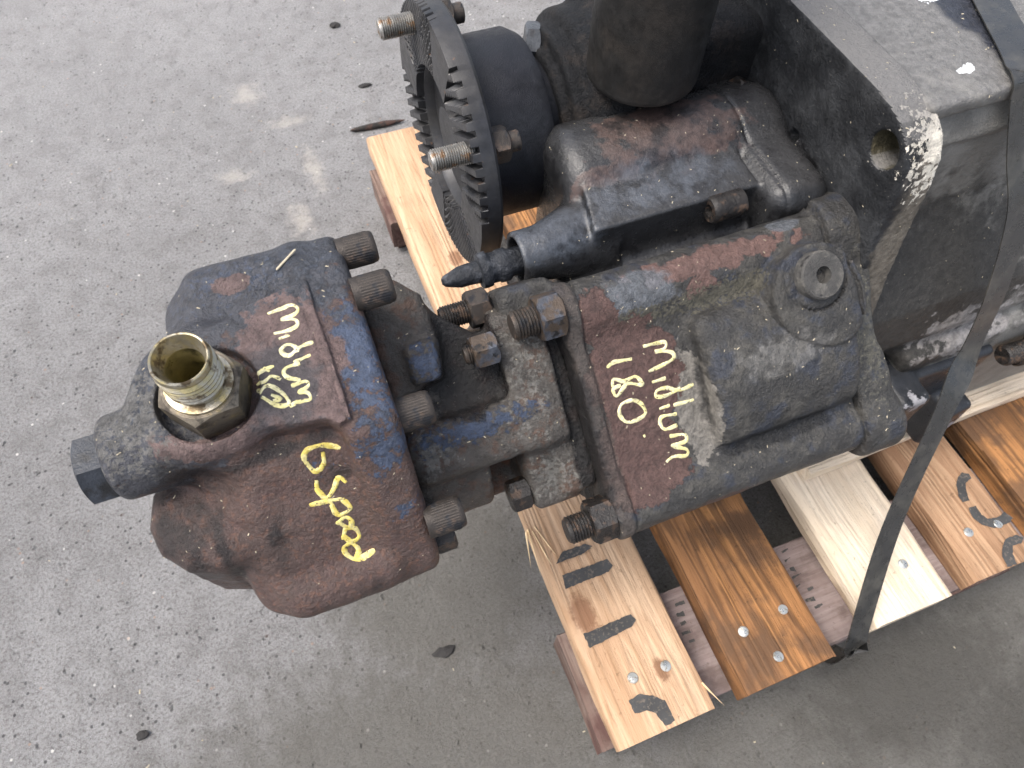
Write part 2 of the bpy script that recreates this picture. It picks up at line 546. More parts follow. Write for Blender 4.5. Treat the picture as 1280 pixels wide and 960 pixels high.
M = {}
M['pump'] = grimy('rusty cast iron with blue paint', (0.088, 0.058, 0.050), [
    dict(c=(0.075, 0.045, 0.04), s=35, t=0.52, w=0.12, r=0.4, a=0.8),
    dict(c=(0.15, 0.075, 0.05), s=190, t=0.57, w=0.06, r=0.55, a=0.6),
    # blue paint left on the flange and the shoulders, rust breaking through in small flecks
    dict(c=BLUE, s=150, at=[((-0.03, 0.095, 0.07), (0.05, 0.05, 0.05)), ((-0.012, -0.005, 0.075), (0.030, 0.085, 0.05)), ((-0.015, -0.062, 0.055), (0.024, 0.022, 0.03)), ((-0.15, 0.03, 0.07), (0.04, 0.05, 0.04))], amp=4.2, t=0.42, w=0.10, r=0.42, d=10, rn=0.72, relief=0.35),
    # bluish black skin on the back and the plug boss
    dict(c=(0.044, 0.049, 0.060), s=70, at=[((-0.085, 0.085, 0.06), (0.12, 0.072, 0.09)), ((-0.15, 0.0, 0.07), (0.06, 0.055, 0.05))], amp=2.0, t=0.10, w=0.10, r=0.34, a=0.92, d=10, rn=0.7, relief=0.3),
    dict(c=BLUE, s=240, at=[((-0.085, 0.085, 0.06), (0.12, 0.06, 0.09))], amp=5.0, t=1.0, w=0.08, r=0.4, d=10, rn=0.75, a=0.6),
    dict(c=(0.122, 0.082, 0.076), s=90, at=[((-0.052, 0.0, 0.080), (0.040, 0.066, 0.012)), ((-0.078, 0.078, 0.075), (0.016, 0.008, 0.02)), ((-0.10, -0.03, 0.078), (0.055, 0.022, 0.012))], amp=1.3, t=0.15, w=0.05, r=0.5, d=10, rn=0.7),
    dict(c=(0.062, 0.056, 0.060), s=60, at=[((-0.064, -0.012, 0.080), (0.030, 0.038, 0.02))], amp=1.8, t=0.2, w=0.15, r=0.5, a=0.85),
    dict(c=(0.13, 0.125, 0.115), s=260, at=[((-0.155, 0.0, 0.07), (0.05, 0.045, 0.04))], amp=4.0, t=0.45, w=0.10, r=0.6, a=0.7),
    dict(c=OIL_SHADE, s=55, at=[((-0.137, -0.045, 0.05), (0.030, 0.028, 0.030)), ((-0.133, -0.082, 0.0), (0.007, 0.035, 0.08)), ((-0.158, -0.066, 0.0), (0.042, 0.044, 0.065)), ((-0.075, -0.124, -0.055), (0.17, 0.022, 0.020)), ((-0.10, -0.085, 0.02), (0.012, 0.016, 0.016)), ((-0.085, -0.044, 0.058), (0.06, 0.008, 0.008))], amp=2.0, t=0.35, w=0.35, r=0.28, a=0.8, d=9),  # oily lug; the dark line under the pad's overhang is painted shade
    dict(c=OIL_SHADE, s=26, t=0.66, w=0.08, r=0.3, a=0.7),
    dict(c=BLUE, s=150, at=[((-0.055, -0.064, 0.052), (0.03, 0.016, 0.02)), ((-0.012, -0.10, 0.02), (0.02, 0.02, 0.03))], amp=5, t=0.8, w=0.06, r=0.45, d=10, rn=0.75),
    dict(c=(0.3, 0.27, 0.22), s=700, t=0.71, w=0.02, r=0.9, a=0.7),
], rough=0.33, bumps=((900, 0.0012), (340, 0.0028), (110, 0.0026)), spec=0.5, wear=((0.13, 0.08, 0.06), 0.56, 0.6))
M['adapter'] = grimy('oily blue cast iron', (0.078, 0.070, 0.062), [
    dict(c=(0.095, 0.055, 0.038), s=60, t=0.55, w=0.06, r=0.5, a=0.8, d=9, rn=0.7),
    dict(c=(0.17, 0.165, 0.15), s=260, at=[((-0.13, 0.01, 0.0), (0.03, 0.03, 0.04)), ((-0.04, 0.05, 0.02), (0.05, 0.07, 0.05)), ((-0.035, -0.04, -0.02), (0.03, 0.03, 0.04))], amp=5, t=0.6, w=0.15, r=0.6, a=0.7, d=9),
    dict(c=BLUE, s=160, at=[((-0.11, 0.08, 0.01), (0.020, 0.028, 0.03)), ((-0.09, 0.022, 0.0), (0.07, 0.014, 0.03)), ((-0.045, 0.022, 0.01), (0.02, 0.012, 0.03))], amp=4.5, t=0.45, w=0.1, r=0.38, d=10, rn=0.75, relief=0.3),
    dict(c=OIL_SHADE, s=60, at=[((-0.080, 0.065, -0.025), (0.045, 0.065, 0.03)), ((-0.073, -0.02, -0.05), (0.014, 0.03, 0.04)), ((-0.145, -0.02, -0.05), (0.02, 0.03, 0.04)), ((-0.004, 0.0, -0.02), (0.012, 0.15, 0.06))], amp=1.8, t=0.05, w=0.15, r=0.24, a=0.85),  # oily web; black in the nut pocket and joint gap is painted shade
    dict(c=(0.13, 0.055, 0.028), s=60, at=[((-0.10, -0.035, -0.07), (0.05, 0.03, 0.03))], amp=1.8, t=0.2, w=0.25, r=0.5),
    dict(c=(0.3, 0.27, 0.22), s=700, t=0.71, w=0.02, r=0.9, a=0.6),
], rough=0.36, bumps=((900, 0.0014), (300, 0.0036), (110, 0.0026)), spec=0.5, wear=((0.14, 0.12, 0.10), 0.56, 0.6))
M['pto'] = grimy('dusty black paint flaking to rust', (0.040, 0.039, 0.038), [
    dict(c=(0.085, 0.080, 0.070), s=40, t=0.54, w=0.10, r=0.6, a=0.75, d=9, rn=0.7),
    dict(c=(0.030, 0.036, 0.052), s=45, t=0.57, w=0.06, r=0.28, a=0.8),
    # long bare rust along the upper tube, the glossy paint beside it
    dict(c=(0.125, 0.074, 0.063), s=70, at=[((0.13, 0.094, 0.012), (0.11, 0.014, 0.02)), ((0.115, 0.078, 0.012), (0.02, 0.012, 0.02))], amp=2.2, t=0.25, w=0.05, r=0.42, d=9, relief=-0.5),
    dict(c=(0.115, 0.125, 0.14), s=60, at=[((0.065, 0.086, 0.012), (0.038, 0.022, 0.02)), ((0.205, 0.104, 0.012), (0.018, 0.006, 0.02))], amp=1.3, t=0.2, w=0.12, r=0.22, a=0.85),
    # sandy crust in the fold under the upper tube
    dict(c=(0.10, 0.093, 0.070), s=330, at=[((0.14, 0.066, 0.012), (0.09, 0.013, 0.02)), ((0.06, 0.067, 0.012), (0.04, 0.010, 0.02))], amp=3.2, t=0.35, w=0.12, r=0.95, a=0.85, relief=0.6),
    # pale primer ring and the flaked-off patch that carries the writing
    dict(c=(0.185, 0.172, 0.152), s=90, at=[((0.090, -0.018, 0.01), (0.018, 0.056, 0.03))], amp=1.0, t=0.1, w=0.04, r=0.6, a=0.92, relief=-0.5),
    dict(c=(0.088, 0.050, 0.043), s=48, at=[((0.048, 0.024, 0.01), (0.052, 0.052, 0.04)), ((0.034, -0.045, 0.01), (0.050, 0.046, 0.04)), ((0.026, 0.075, 0.01), (0.020, 0.030, 0.03))], amp=1.2, t=0.16, w=0.012, r=0.55, d=9, rn=0.66, relief=-1.2),
    dict(c=(0.08, 0.045, 0.037), s=60, at=[((0.10, -0.112, 0.0), (0.07, 0.016, 0.03)), ((0.112, 0.006, 0.022), (0.007, 0.009, 0.012))], amp=1.6, t=0.15, w=0.04, r=0.5, d=9),
    dict(c=(0.075, 0.060, 0.052), s=50, at=[((0.005, 0.0, 0.0), (0.011, 0.14, 0.05))], amp=1.4, t=0.1, w=0.15, r=0.5, a=0.7),
    dict(c=OIL_SHADE, s=50, at=[((-0.003, -0.0, -0.03), (0.011, 0.12, 0.07)), ((0.105, -0.0, 0.008), (0.012, 0.06, 0.012)), ((0.16, -0.064, 0.012), (0.07, 0.010, 0.012)), ((0.12, -0.125, -0.04), (0.2, 0.02, 0.04))], amp=1.6, t=0.2, w=0.2, r=0.26, a=0.85),  # oil; black in the joint and along the pocket's edges is painted shade
    dict(c=(0.125, 0.120, 0.095), s=260, at=[((0.262, 0.0, 0.012), (0.03, 0.09, 0.03))], amp=4.0, t=0.6, w=0.12, r=0.9, a=0.6),
    dict(c=(0.16, 0.155, 0.145), s=90, at=[((0.165, 0.008, 0.035), (0.06, 0.020, 0.02))], amp=2.0, t=0.35, w=0.2, r=0.6, a=0.6),
    dict(c=(0.3, 0.27, 0.22), s=700, t=0.71, w=0.02, r=0.9, a=0.6),
], rough=0.38, bumps=((900, 0.0013), (320, 0.0034), (110, 0.0028)), spec=0.5, wear=((0.15, 0.13, 0.11), 0.57, 0.5))
M['housing'] = grimy('glossy oily black paint', (0.024, 0.0245, 0.026), [
    dict(c=(0.058, 0.038, 0.033), s=60, at=[((0.32, 0.42, 0.56), (0.09, 0.045, 0.05)), ((0.25, 0.395, 0.56), (0.05, 0.012, 0.03))], amp=2.0, t=0.25, w=0.12, r=0.4),
    dict(c=(0.06, 0.068, 0.082), s=50, at=[((0.29, 0.375, 0.56), (0.09, 0.030, 0.02)), ((0.19, 0.365, 0.55), (0.06, 0.03, 0.03))], amp=1.2, t=0.2, w=0.25, r=0.22, a=0.75),  # the sky's blue reflection, painted onto the ridge top and the pipe
    dict(c=OIL_SHADE, s=45, t=0.55, w=0.08, r=0.2, a=0.8),
    dict(c=DUST, s=420, t=0.70, w=0.03, r=0.9, a=0.5),
], rough=0.25, bumps=((900, 0.0003), (220, 0.0008)), spec=0.5, coat=0.0, dust=((0.08, 0.076, 0.072), 0.12), wear=((0.10, 0.085, 0.075), 0.57, 0.5))
M['plate'] = grimy('black paint over cast iron', (0.017, 0.018, 0.020), [
    dict(c=(0.045, 0.047, 0.05), s=25, t=0.52, w=0.1, r=0.6, a=0.7),
    dict(c=(0.17, 0.150, 0.122), s=60, at=[((0.464, 0.25, 0.54), (0.027, 0.04, 0.13))], amp=1.2, t=0.05, w=0.2, r=0.6, a=0.85),  # brown rim, its colour paled for the light falling on it
    dict(c=(0.62, 0.58, 0.50), s=210, at=[((0.4635, 0.285, 0.622), (0.0305, 0.046, 0.052))], amp=3.6, t=0.38, w=0.08, r=0.45, relief=-0.3),
    dict(c=(0.075, 0.066, 0.042), s=120, at=[((0.448, 0.3000, 0.6110), (0.0240, 0.0190, 0.0190))], amp=0.15, t=0.03, w=0.04, r=0.7),
    dict(c=OIL_SHADE, s=60, at=[((0.432, 0.37, 0.53), (0.01, 0.05, 0.03))], amp=2, t=0.2, w=0.2, r=0.3),
    dict(c=(0.3, 0.28, 0.24), s=500, t=0.69, w=0.02, r=0.9, a=0.6),
], rough=0.42, bumps=((700, 0.0012), (170, 0.0030)), spec=0.14, dust=((0.20, 0.195, 0.19), 0.75), wear=((0.5, 0.48, 0.44), 0.60, 0.8))
M['casing'] = grimy('grey oily alloy casing', (0.17, 0.164, 0.150), [
    dict(c=(0.12, 0.117, 0.114), s=60, d=10, rn=0.7, at=[((0.6, 0.55, 0.645), (0.35, 0.30, 0.03))], amp=1.2, t=0.05, w=0.2, r=0.42, a=0.9),
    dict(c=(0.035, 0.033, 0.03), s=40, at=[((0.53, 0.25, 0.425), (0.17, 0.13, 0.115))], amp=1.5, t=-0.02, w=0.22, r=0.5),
    dict(c=(0.02, 0.022, 0.03), s=35, at=[((0.575, 0.42, 0.645), (0.03, 0.2, 0.03))], amp=1.6, t=0.1, w=0.2, r=0.3),
    dict(c=(0.24, 0.225, 0.215), s=60, at=[((0.62, 0.20, 0.38), (0.10, 0.06, 0.05))], amp=2.0, t=0.2, w=0.1, r=0.6),
    dict(c=(0.7, 0.72, 0.72), s=120, at=[((0.515, 0.33, 0.645), (0.012, 0.007, 0.01)), ((0.55, 0.42, 0.645), (0.02, 0.014, 0.01))], amp=1.5, t=0.3, w=0.04, r=0.5),
    dict(c=(0.35, 0.32, 0.26), s=480, t=0.68, w=0.02, r=0.9, a=0.55),
], rough=0.45, bumps=((900, 0.0006), (200, 0.0020)))
M['black'] = grimy('oily black iron', (0.014, 0.0145, 0.016), [
    dict(c=(0.028, 0.024, 0.022), s=35, t=0.58, w=0.08, r=0.5),
    dict(c=DUST, s=450, t=0.71, w=0.025, r=0.9, a=0.5)], rough=0.45, bumps=((500, 0.0030), (180, 0.003)), spec=0.15)
M['cylinder'] = grimy('satin black paint', (0.018, 0.0175, 0.017), [
    dict(c=(0.035, 0.030, 0.026), s=18, t=0.56, w=0.12, r=0.5, a=0.7),
    dict(c=DUST, s=420, t=0.71, w=0.025, r=0.9, a=0.5)], rough=0.45, bumps=((900, 0.0003),), spec=0.25)
M['flange'] = grimy('dark phosphated steel', (0.042, 0.041, 0.041), [
    dict(c=(0.025, 0.026, 0.03), s=25, t=0.5, w=0.12, r=0.35, a=0.8),
    dict(c=(0.16, 0.08, 0.04), s=110, t=0.68, w=0.03, r=0.7, a=0.7),
    dict(c=DUST, s=500, t=0.71, w=0.02, r=0.9, a=0.4)], rough=0.42, bumps=((900, 0.0002),), metal=0.25)
M['drum'] = grimy('black enamel', (0.012, 0.0125, 0.016), [
    dict(c=(0.018, 0.019, 0.022), s=20, t=0.5, w=0.12, r=0.35, a=0.8),
    dict(c=DUST, s=420, t=0.72, w=0.02, r=0.9, a=0.5)], rough=0.40, bumps=((700, 0.0006),), spec=0.25)
M['bolt'] = grimy('oiled dark steel', (0.044, 0.037, 0.032), [
    dict(c=(0.085, 0.062, 0.048), s=120, t=0.57, w=0.06, r=0.55),
    dict(c=(0.02, 0.021, 0.024), s=80, t=0.58, w=0.06, r=0.35),
    dict(c=DUST, s=500, t=0.69, w=0.03, r=0.9, a=0.5)], rough=0.42, bumps=((1200, 0.0002), (300, 0.0004)), metal=0.4)
M['oilbolt'] = grimy('black greasy steel', (0.022, 0.020, 0.019), [
    dict(c=(0.075, 0.05, 0.036), s=110, t=0.57, w=0.05, r=0.5),
    dict(c=DUST, s=500, t=0.70, w=0.03, r=0.9, a=0.5)], rough=0.32, bumps=((600, 0.0007), (200, 0.0010)), metal=0.2)
M['rustnut'] = grimy('brown rusted steel', (0.065, 0.047, 0.034), [
    dict(c=(0.05, 0.055, 0.068), s=90, t=0.52, w=0.06, r=0.45),
    dict(c=OIL_SHADE, s=120, t=0.60, w=0.05, r=0.4),
    dict(c=DUST, s=500, t=0.69, w=0.03, r=0.9, a=0.5)], rough=0.5, bumps=((900, 0.0005), (240, 0.0008)), metal=0.2)
M['zinc'] = grimy('worn zinc plated steel', (0.40, 0.37, 0.30), [
    dict(c=(0.36, 0.30, 0.15), s=70, t=0.54, w=0.10, r=0.4),
    dict(c=(0.12, 0.09, 0.055), s=90, t=0.56, w=0.06, r=0.5)], rough=0.40, bumps=((900, 0.0003),), metal=0.85)
M['brown_steel'] = grimy('tarnished steel hexagon', (0.17, 0.145, 0.11), [
    dict(c=(0.06, 0.05, 0.04), s=90, t=0.54, w=0.08, r=0.4),
    dict(c=(0.20, 0.16, 0.09), s=110, t=0.60, w=0.05, r=0.4)], rough=0.42, bumps=((800, 0.0005),), metal=0.5)
M['bore'] = grimy('oily brass bore', (0.34, 0.29, 0.13), [dict(c=(0.02, 0.018, 0.012), s=40, t=0.55, w=0.1, r=0.3)], rough=0.35, bumps=((500, 0.0002),), metal=0.7)
M['rubber'] = grimy('greasy rubber boot', (0.018, 0.021, 0.027), [dict(c=(0.05, 0.055, 0.065), s=90, t=0.58, w=0.06, r=0.5)], rough=0.4, bumps=((700, 0.0010), (220, 0.002)))
M['plugblue'] = grimy('blue painted steel plug', (0.022, 0.026, 0.034), [
    dict(c=OIL_SHADE, s=60, t=0.55, w=0.08, r=0.35)], rough=0.4, bumps=((700, 0.0004), (180, 0.0007)))
M['dustplug'] = grimy('dust caked steel plug', (0.055, 0.053, 0.050), [dict(c=(0.10, 0.095, 0.085), s=120, t=0.54, w=0.08, r=0.8), dict(c=OIL_SHADE, s=90, t=0.62, w=0.06, r=0.5)], rough=0.6, bumps=((800, 0.0012), (240, 0.0016)))
M['lightbolt'] = grimy('grey painted bolt', (0.06, 0.066, 0.075), [dict(c=(0.03, 0.03, 0.033), s=70, t=0.58, w=0.08)], rough=0.35, bumps=((500, 0.0005),))
M['stud'] = grimy('bare scuffed thread', (0.30, 0.29, 0.27), [
    dict(c=(0.2, 0.13, 0.08), s=160, t=0.57, w=0.06, r=0.6)], rough=0.35, bumps=((900, 0.0003),), metal=0.8)
M['paintmark'] = grimy('yellow marker paint', (0.55, 0.50, 0.23), [
    dict(c=(0.60, 0.56, 0.33), s=120, t=0.48, w=0.06, r=0.6)], rough=0.6, bumps=((700, 0.0005),))
M['fleck'] = grimy('straw and wood flecks', (0.42, 0.37, 0.27), [], rough=0.8, bumps=((700, 0.0002),))
M['splinter'] = grimy('fresh split wood', (0.72, 0.55, 0.33), [], rough=0.8, bumps=((700, 0.0002),))
M['nail'] = grimy('bright nail head', (0.45, 0.46, 0.44), [dict(c=(0.22, 0.2, 0.16), s=200, t=0.58, w=0.05, r=0.5)], rough=0.32, bumps=((600, 0.0003),), metal=0.75)
M['stencil'] = grimy('faded black stencil ink', (0.045, 0.045, 0.045), [dict(c=(0.10, 0.085, 0.07), s=260, t=0.58, w=0.05, r=0.8)], rough=0.8, bumps=((500, 0.0002),))
M['strap'] = grimy('black polyester strap', (0.022, 0.022, 0.0215), [dict(c=(0.055, 0.052, 0.045), s=30, t=0.55, w=0.12, r=0.4),
    dict(c=(0.3, 0.28, 0.24), s=260, t=0.70, w=0.03, r=0.9, a=0.4)], rough=0.28, bumps=((400, 0.00012),), spec=0.6)
M['whiteblack'] = grimy('white paint under black overspray', (0.02, 0.022, 0.026), [
    dict(c=(0.26, 0.26, 0.28), s=90, at=[((0.548, 0.175, 0.335), (0.022, 0.03, 0.03)), ((0.665, 0.165, 0.22), (0.025, 0.03, 0.05))], amp=2.4, t=0.45, w=0.05, r=0.5)], rough=0.35, bumps=((500, 0.0006),))
M['clod'] = grimy('oily dirt', (0.03, 0.028, 0.027), [], rough=0.9, bumps=((300, 0.002),))
M['bark'] = grimy('dark bark stick', (0.06, 0.032, 0.025), [dict(c=(0.02, 0.018, 0.016), s=60, t=0.5, w=0.08)], rough=0.8, bumps=((300, 0.002),))

M['paintmark2'] = grimy('strong yellow marker paint', (0.55, 0.44, 0.10), [
    dict(c=(0.60, 0.52, 0.22), s=150, t=0.5, w=0.06, r=0.6)], rough=0.6, bumps=((700, 0.0005),))
for mm in ('paintmark', 'paintmark2'):      # the marker skipped over the pits of the casting
    nt = M[mm].node_tree; b_ = nt.nodes["Principled BSDF"]
    tc_ = nt.nodes.new("ShaderNodeTexCoord")
    nt.links.new(remap(nt, noise(nt, tc_.outputs["Object"], 480, 5, 0.7), 0.37, 0.43), b_.inputs["Alpha"])

def wood(name, c0, c1, c2, stain=None, streak=0.5, axis=1, knots=(), rough=0.72):
    m, nt, b = new_mat(name)
    tc = nt.nodes.new("ShaderNodeTexCoord")
    vec0 = tc.outputs["Object"]
    info = nt.nodes.new("ShaderNodeObjectInfo")
    mp = nt.nodes.new("ShaderNodeMapping")
    sc = [1.0, 1.0, 1.0]; sc[axis] = 0.05
    mp.inputs["Scale"].default_value = sc
    # bend the grain a little and shift it from piece to piece
    ad = nt.nodes.new("ShaderNodeVectorMath"); ad.operation = 'ADD'
    off = nt.nodes.new("ShaderNodeVectorMath"); off.operation = 'SCALE'
    off.inputs[0].default_value = (3.1, 7.7, 5.3)
    nt.links.new(info.outputs["Random"], off.inputs["Scale"])
    nt.links.new(vec0, ad.inputs[0]); nt.links.new(off.outputs[0], ad.inputs[1])
    nt.links.new(ad.outputs[0], mp.inputs["Vector"])
    v = mp.outputs[0]
    big = noise(nt, v, 38, 4, 0.55, 0.6)
    fine = noise(nt, v, 420, 4, 0.7, 0.2)
    rings = math_(nt, 'SINE', math_(nt, 'MULTIPLY', noise(nt, v, 16, 3, 0.5, 0.4), 95.0))
    col = mixc(nt, remap(nt, big, 0.3, 0.7), c0, c1)
    col = mixc(nt, math_(nt, 'MULTIPLY', remap(nt, rings, -0.2, 0.9), streak), col, c2)
    col = mixc(nt, math_(nt, 'MULTIPLY', remap(nt, fine, 0.50, 0.72), 0.45), col, tuple(x * 0.55 for x in c2))
    blot = noise(nt, vec0, 14, 6, 0.6)
    if stain:
        col = mixc(nt, math_(nt, 'MULTIPLY', remap(nt, blot, 0.47, 0.62), 0.85), col, stain)
    dirt = noise(nt, vec0, 130, 6, 0.7)
    col = mixc(nt, math_(nt, 'MULTIPLY', remap(nt, dirt, 0.60, 0.70), 0.5), col, tuple(x * 0.3 for x in c2))
    grub = math_(nt, 'MULTIPLY', remap(nt, noise(nt, v, 9, 6, 0.7), 0.56, 0.70), 0.5)
    col = mixc(nt, grub, col, tuple(x * 0.6 for x in c2))
    if knots:
        k = remap(nt, math_(nt, 'ADD', spots(nt, vec0, knots), math_(nt, 'MULTIPLY', math_(nt, 'SUBTRACT', noise(nt, vec0, 150, 4), 0.5), 0.9)), 0.0, 0.5)
        col = mixc(nt, math_(nt, 'MULTIPLY', k, 0.75), col, (0.16, 0.07, 0.035))
    nt.links.new(col, b.inputs["Base Color"])
    b.inputs["Roughness"].default_value = rough
    b.inputs["Specular IOR Level"].default_value = 0.25
    bump(nt, [(rings, 0.0004), (fine, 0.0012), (noise(nt, vec0, 300, 4, 0.7), 0.0004)], b)
    return m

M['w_pale'] = wood('fresh pale pine', (0.66, 0.54, 0.40), (0.78, 0.67, 0.53), (0.52, 0.37, 0.23), streak=0.15)
M['w_orange'] = wood('orange pine', (0.40, 0.25, 0.148), (0.52, 0.36, 0.235), (0.32, 0.175, 0.085), streak=0.30,
                     knots=[((0.165, 0.145, 0.14), (0.018, 0.03, 0.03)), ((0.222, 0.058, 0.14), (0.010, 0.016, 0.02)), ((0.20, 0.70, 0.14), (0.014, 0.02, 0.03))])
M['w_brown'] = wood('weathered brown plank', (0.21, 0.10, 0.042), (0.36, 0.17, 0.062), (0.075, 0.038, 0.018), stain=(0.10, 0.055, 0.03), streak=0.6)
M['w_tan'] = wood('tan pine', (0.32, 0.19, 0.11), (0.41, 0.265, 0.16), (0.21, 0.105, 0.055), streak=0.45)
M['w_stringer'] = wood('grey purple printed stringer', (0.20, 0.155, 0.145), (0.26, 0.21, 0.20), (0.14, 0.095, 0.088), stain=(0.11, 0.08, 0.072), streak=0.3, axis=0)
M['w_block'] = wood('grey brown block', (0.15, 0.10, 0.08), (0.20, 0.145, 0.12), (0.09, 0.055, 0.045), stain=(0.08, 0.04, 0.035), streak=0.5)
M['w_bearer'] = wood('pale bearer', (0.70, 0.57, 0.42), (0.80, 0.68, 0.53), (0.54, 0.39, 0.25), streak=0.2, axis=0)

def ground_mat():
    m, nt, b = new_mat('worn asphalt yard')
    tc = nt.nodes.new("ShaderNodeTexCoord"); vec = tc.outputs["Object"]
    big = noise(nt, vec, 2.2, 4, 0.55)
    mid = noise(nt, vec, 22, 6, 0.65)
    fine = noise(nt, vec, 240, 5, 0.75)
    grain = noise(nt, vec, 620, 3, 0.7)
    col = mixc(nt, remap(nt, big, 0.35, 0.65), (0.262, 0.260, 0.258), (0.310, 0.308, 0.306))
    col = mixc(nt, math_(nt, 'MULTIPLY', remap(nt, mid, 0.42, 0.68), 0.55), col, (0.165, 0.160, 0.155))
    col = mixc(nt, math_(nt, 'MULTIPLY', remap(nt, fine, 0.44, 0.64), 0.65), col, (0.115, 0.102, 0.099))
    col = mixc(nt, math_(nt, 'MULTIPLY', remap(nt, grain, 0.54, 0.68), 0.55), col, (0.47, 0.46, 0.475))
    col = mixc(nt, math_(nt, 'MULTIPLY', remap(nt, noise(nt, vec, 60, 5, 0.7), 0.62, 0.70), 0.6), col, (0.07, 0.066, 0.063))
    # aggregate chips, a few of them pale, a few ochre
    vo = nt.nodes.new("ShaderNodeTexVoronoi"); vo.inputs["Scale"].default_value = 130
    nt.links.new(vec, vo.inputs["Vector"])
    sep = nt.nodes.new("ShaderNodeSeparateColor"); nt.links.new(vo.outputs["Color"], sep.inputs[0])
    near = remap(nt, vo.outputs["Distance"], 0.32, 0.18)
    pale = math_(nt, 'MULTIPLY', near, remap(nt, sep.outputs[0], 0.986, 0.991))
    col = mixc(nt, pale, col, (0.62, 0.60, 0.57))
    och = math_(nt, 'MULTIPLY', near, remap(nt, sep.outputs[1], 0.975, 0.985))
    col = mixc(nt, math_(nt, 'MULTIPLY', och, 0.4), col, (0.42, 0.23, 0.13))
    drk = math_(nt, 'MULTIPLY', near, remap(nt, sep.outputs[2], 0.95, 0.96))
    col = mixc(nt, math_(nt, 'MULTIPLY', drk, 0.8), col, (0.05, 0.05, 0.052))
    # pale scrape marks; shade painted dark before the pallet and under the pump
    n_ = math_(nt, 'MULTIPLY', math_(nt, 'SUBTRACT', noise(nt, vec, 45, 6, 0.7), 0.5), 2.2)
    sc = spots(nt, vec, [((-0.03, 1.38, 0), (0.05, 0.055, 1)), ((0.03, 1.27, 0), (0.07, 0.028, 1)), ((-0.004, 1.0, 0), (0.035, 0.07, 1)), ((0.05, 1.12, 0), (0.03, 0.10, 1)), ((-0.10, 1.15, 0), (0.05, 0.03, 1))])
    col = mixc(nt, math_(nt, 'MULTIPLY', remap(nt, math_(nt, 'ADD', sc, n_), 0.15, 1.0), 0.55), col, (0.50, 0.46, 0.41))
    lt = spots(nt, vec, [((-0.45, 1.9, 0), (1.3, 1.2, 1))])  # brighter far left of the yard, its light gradient painted in
    col = mixc(nt, math_(nt, 'MULTIPLY', remap(nt, math_(nt, 'ADD', lt, math_(nt, 'MULTIPLY', n_, 0.12)), 0.0, 0.8), 0.18), col, (0.46, 0.455, 0.455))
    shade = spots(nt, vec, [((0.60, -0.12, 0), (0.85, 0.45, 1)), ((0.03, 0.30, 0), (0.22, 0.28, 1)), ((-0.1, 0.02, 0), (0.5, 0.3, 1))])
    col = mixc(nt, math_(nt, 'MULTIPLY', remap(nt, math_(nt, 'ADD', shade, math_(nt, 'MULTIPLY', n_, 0.3)), 0.0, 0.6), 0.75), col, (0.115, 0.108, 0.092))
    shade_deep = spots(nt, vec, [((0.56, -0.06, 0), (0.26, 0.13, 1)), ((0.66, -0.16, 0), (0.16, 0.12, 1))])  # deeper part of the painted shade at the pallet's front
    col = mixc(nt, math_(nt, 'MULTIPLY', remap(nt, math_(nt, 'ADD', shade_deep, math_(nt, 'MULTIPLY', n_, 0.5)), 0.1, 0.7), 0.6), col, (0.055, 0.052, 0.046))
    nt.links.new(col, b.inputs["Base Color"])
    b.inputs["Roughness"].default_value = 0.85
    b.inputs["Specular IOR Level"].default_value = 0.3
    bump(nt, [(fine, 0.006), (grain, 0.002), (mid, 0.006)], b)
    return m
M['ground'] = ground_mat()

# ------------------------------------------------------------------ ground
g = 30.0
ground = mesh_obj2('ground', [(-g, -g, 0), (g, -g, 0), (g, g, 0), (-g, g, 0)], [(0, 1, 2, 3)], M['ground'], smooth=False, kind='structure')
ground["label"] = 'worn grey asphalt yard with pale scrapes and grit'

# ------------------------------------------------------------------ pallet
pallet = thing('pallet', 'weathered wooden pallet of mixed pale and brown boards under the gearbox', 'pallet', (0.5, 0.5, 0.0))

def plank_data(x0, x1, y0, y1, z0, z1, axis=1, r=0.003, jit=0.0012, seed=0, nst=36, skew=(0, 0)):
    """a sawn board lofted along its length, arrises worn uneven"""
    g_ = np.random.default_rng(seed)
    if axis == 1: a0, a1, b0, b1 = y0, y1, x0, x1
    else: a0, a1, b0, b1 = x0, x1, y0, y1
    prof = []
    for (cb, cz, sb, sz) in ((b0, z0, 1, 1), (b1, z0, -1, 1), (b1, z1, -1, -1), (b0, z1, 1, -1)):
        order = [(0, 1), (0.3, 0.3), (1, 0)] if (sb, sz) in ((1, 1), (-1, -1)) else [(1, 0), (0.3, 0.3), (0, 1)]
        prof += [(cb + sb * r * p, cz + sz * r * q) for p, q in order]
    # order corners counter-clockwise
    n = len(prof)
    ph = g_.uniform(0, 6.28, (n, 4)); fr = g_.uniform(8, 45, (n, 4))
    vs, fs = [], []
    for i in range(nst + 1):
        t = a0 + (a1 - a0) * i / nst
        for k, (b_, z_) in enumerate(prof):
            jb = jit * np.sin(fr[k] * t + ph[k]).mean() * 1.6
            jz = jit * np.sin(fr[k] * 1.3 * t + ph[k] * 1.7).mean() * 1.2
            e = t
            if i == 0: e += skew[0] * (b_ - b0) + g_.uniform(-1, 1) * jit * 0.6
            if i == nst: e += skew[1] * (b_ - b0) + g_.uniform(-1, 1) * jit * 0.6
            vs.append((b_ + jb, e, z_ + jz) if axis == 1 else (e, b_ + jb, z_ + jz))
    for i in range(nst):
        for k in range(n):
            k2 = (k + 1) % n
            fs.append((i * n + k, i * n + k2, (i + 1) * n + k2, (i + 1) * n + k))
    fs.append(tuple(range(n))); fs.append(tuple(nst * n + k for k in range(n)))
    return vs, fs

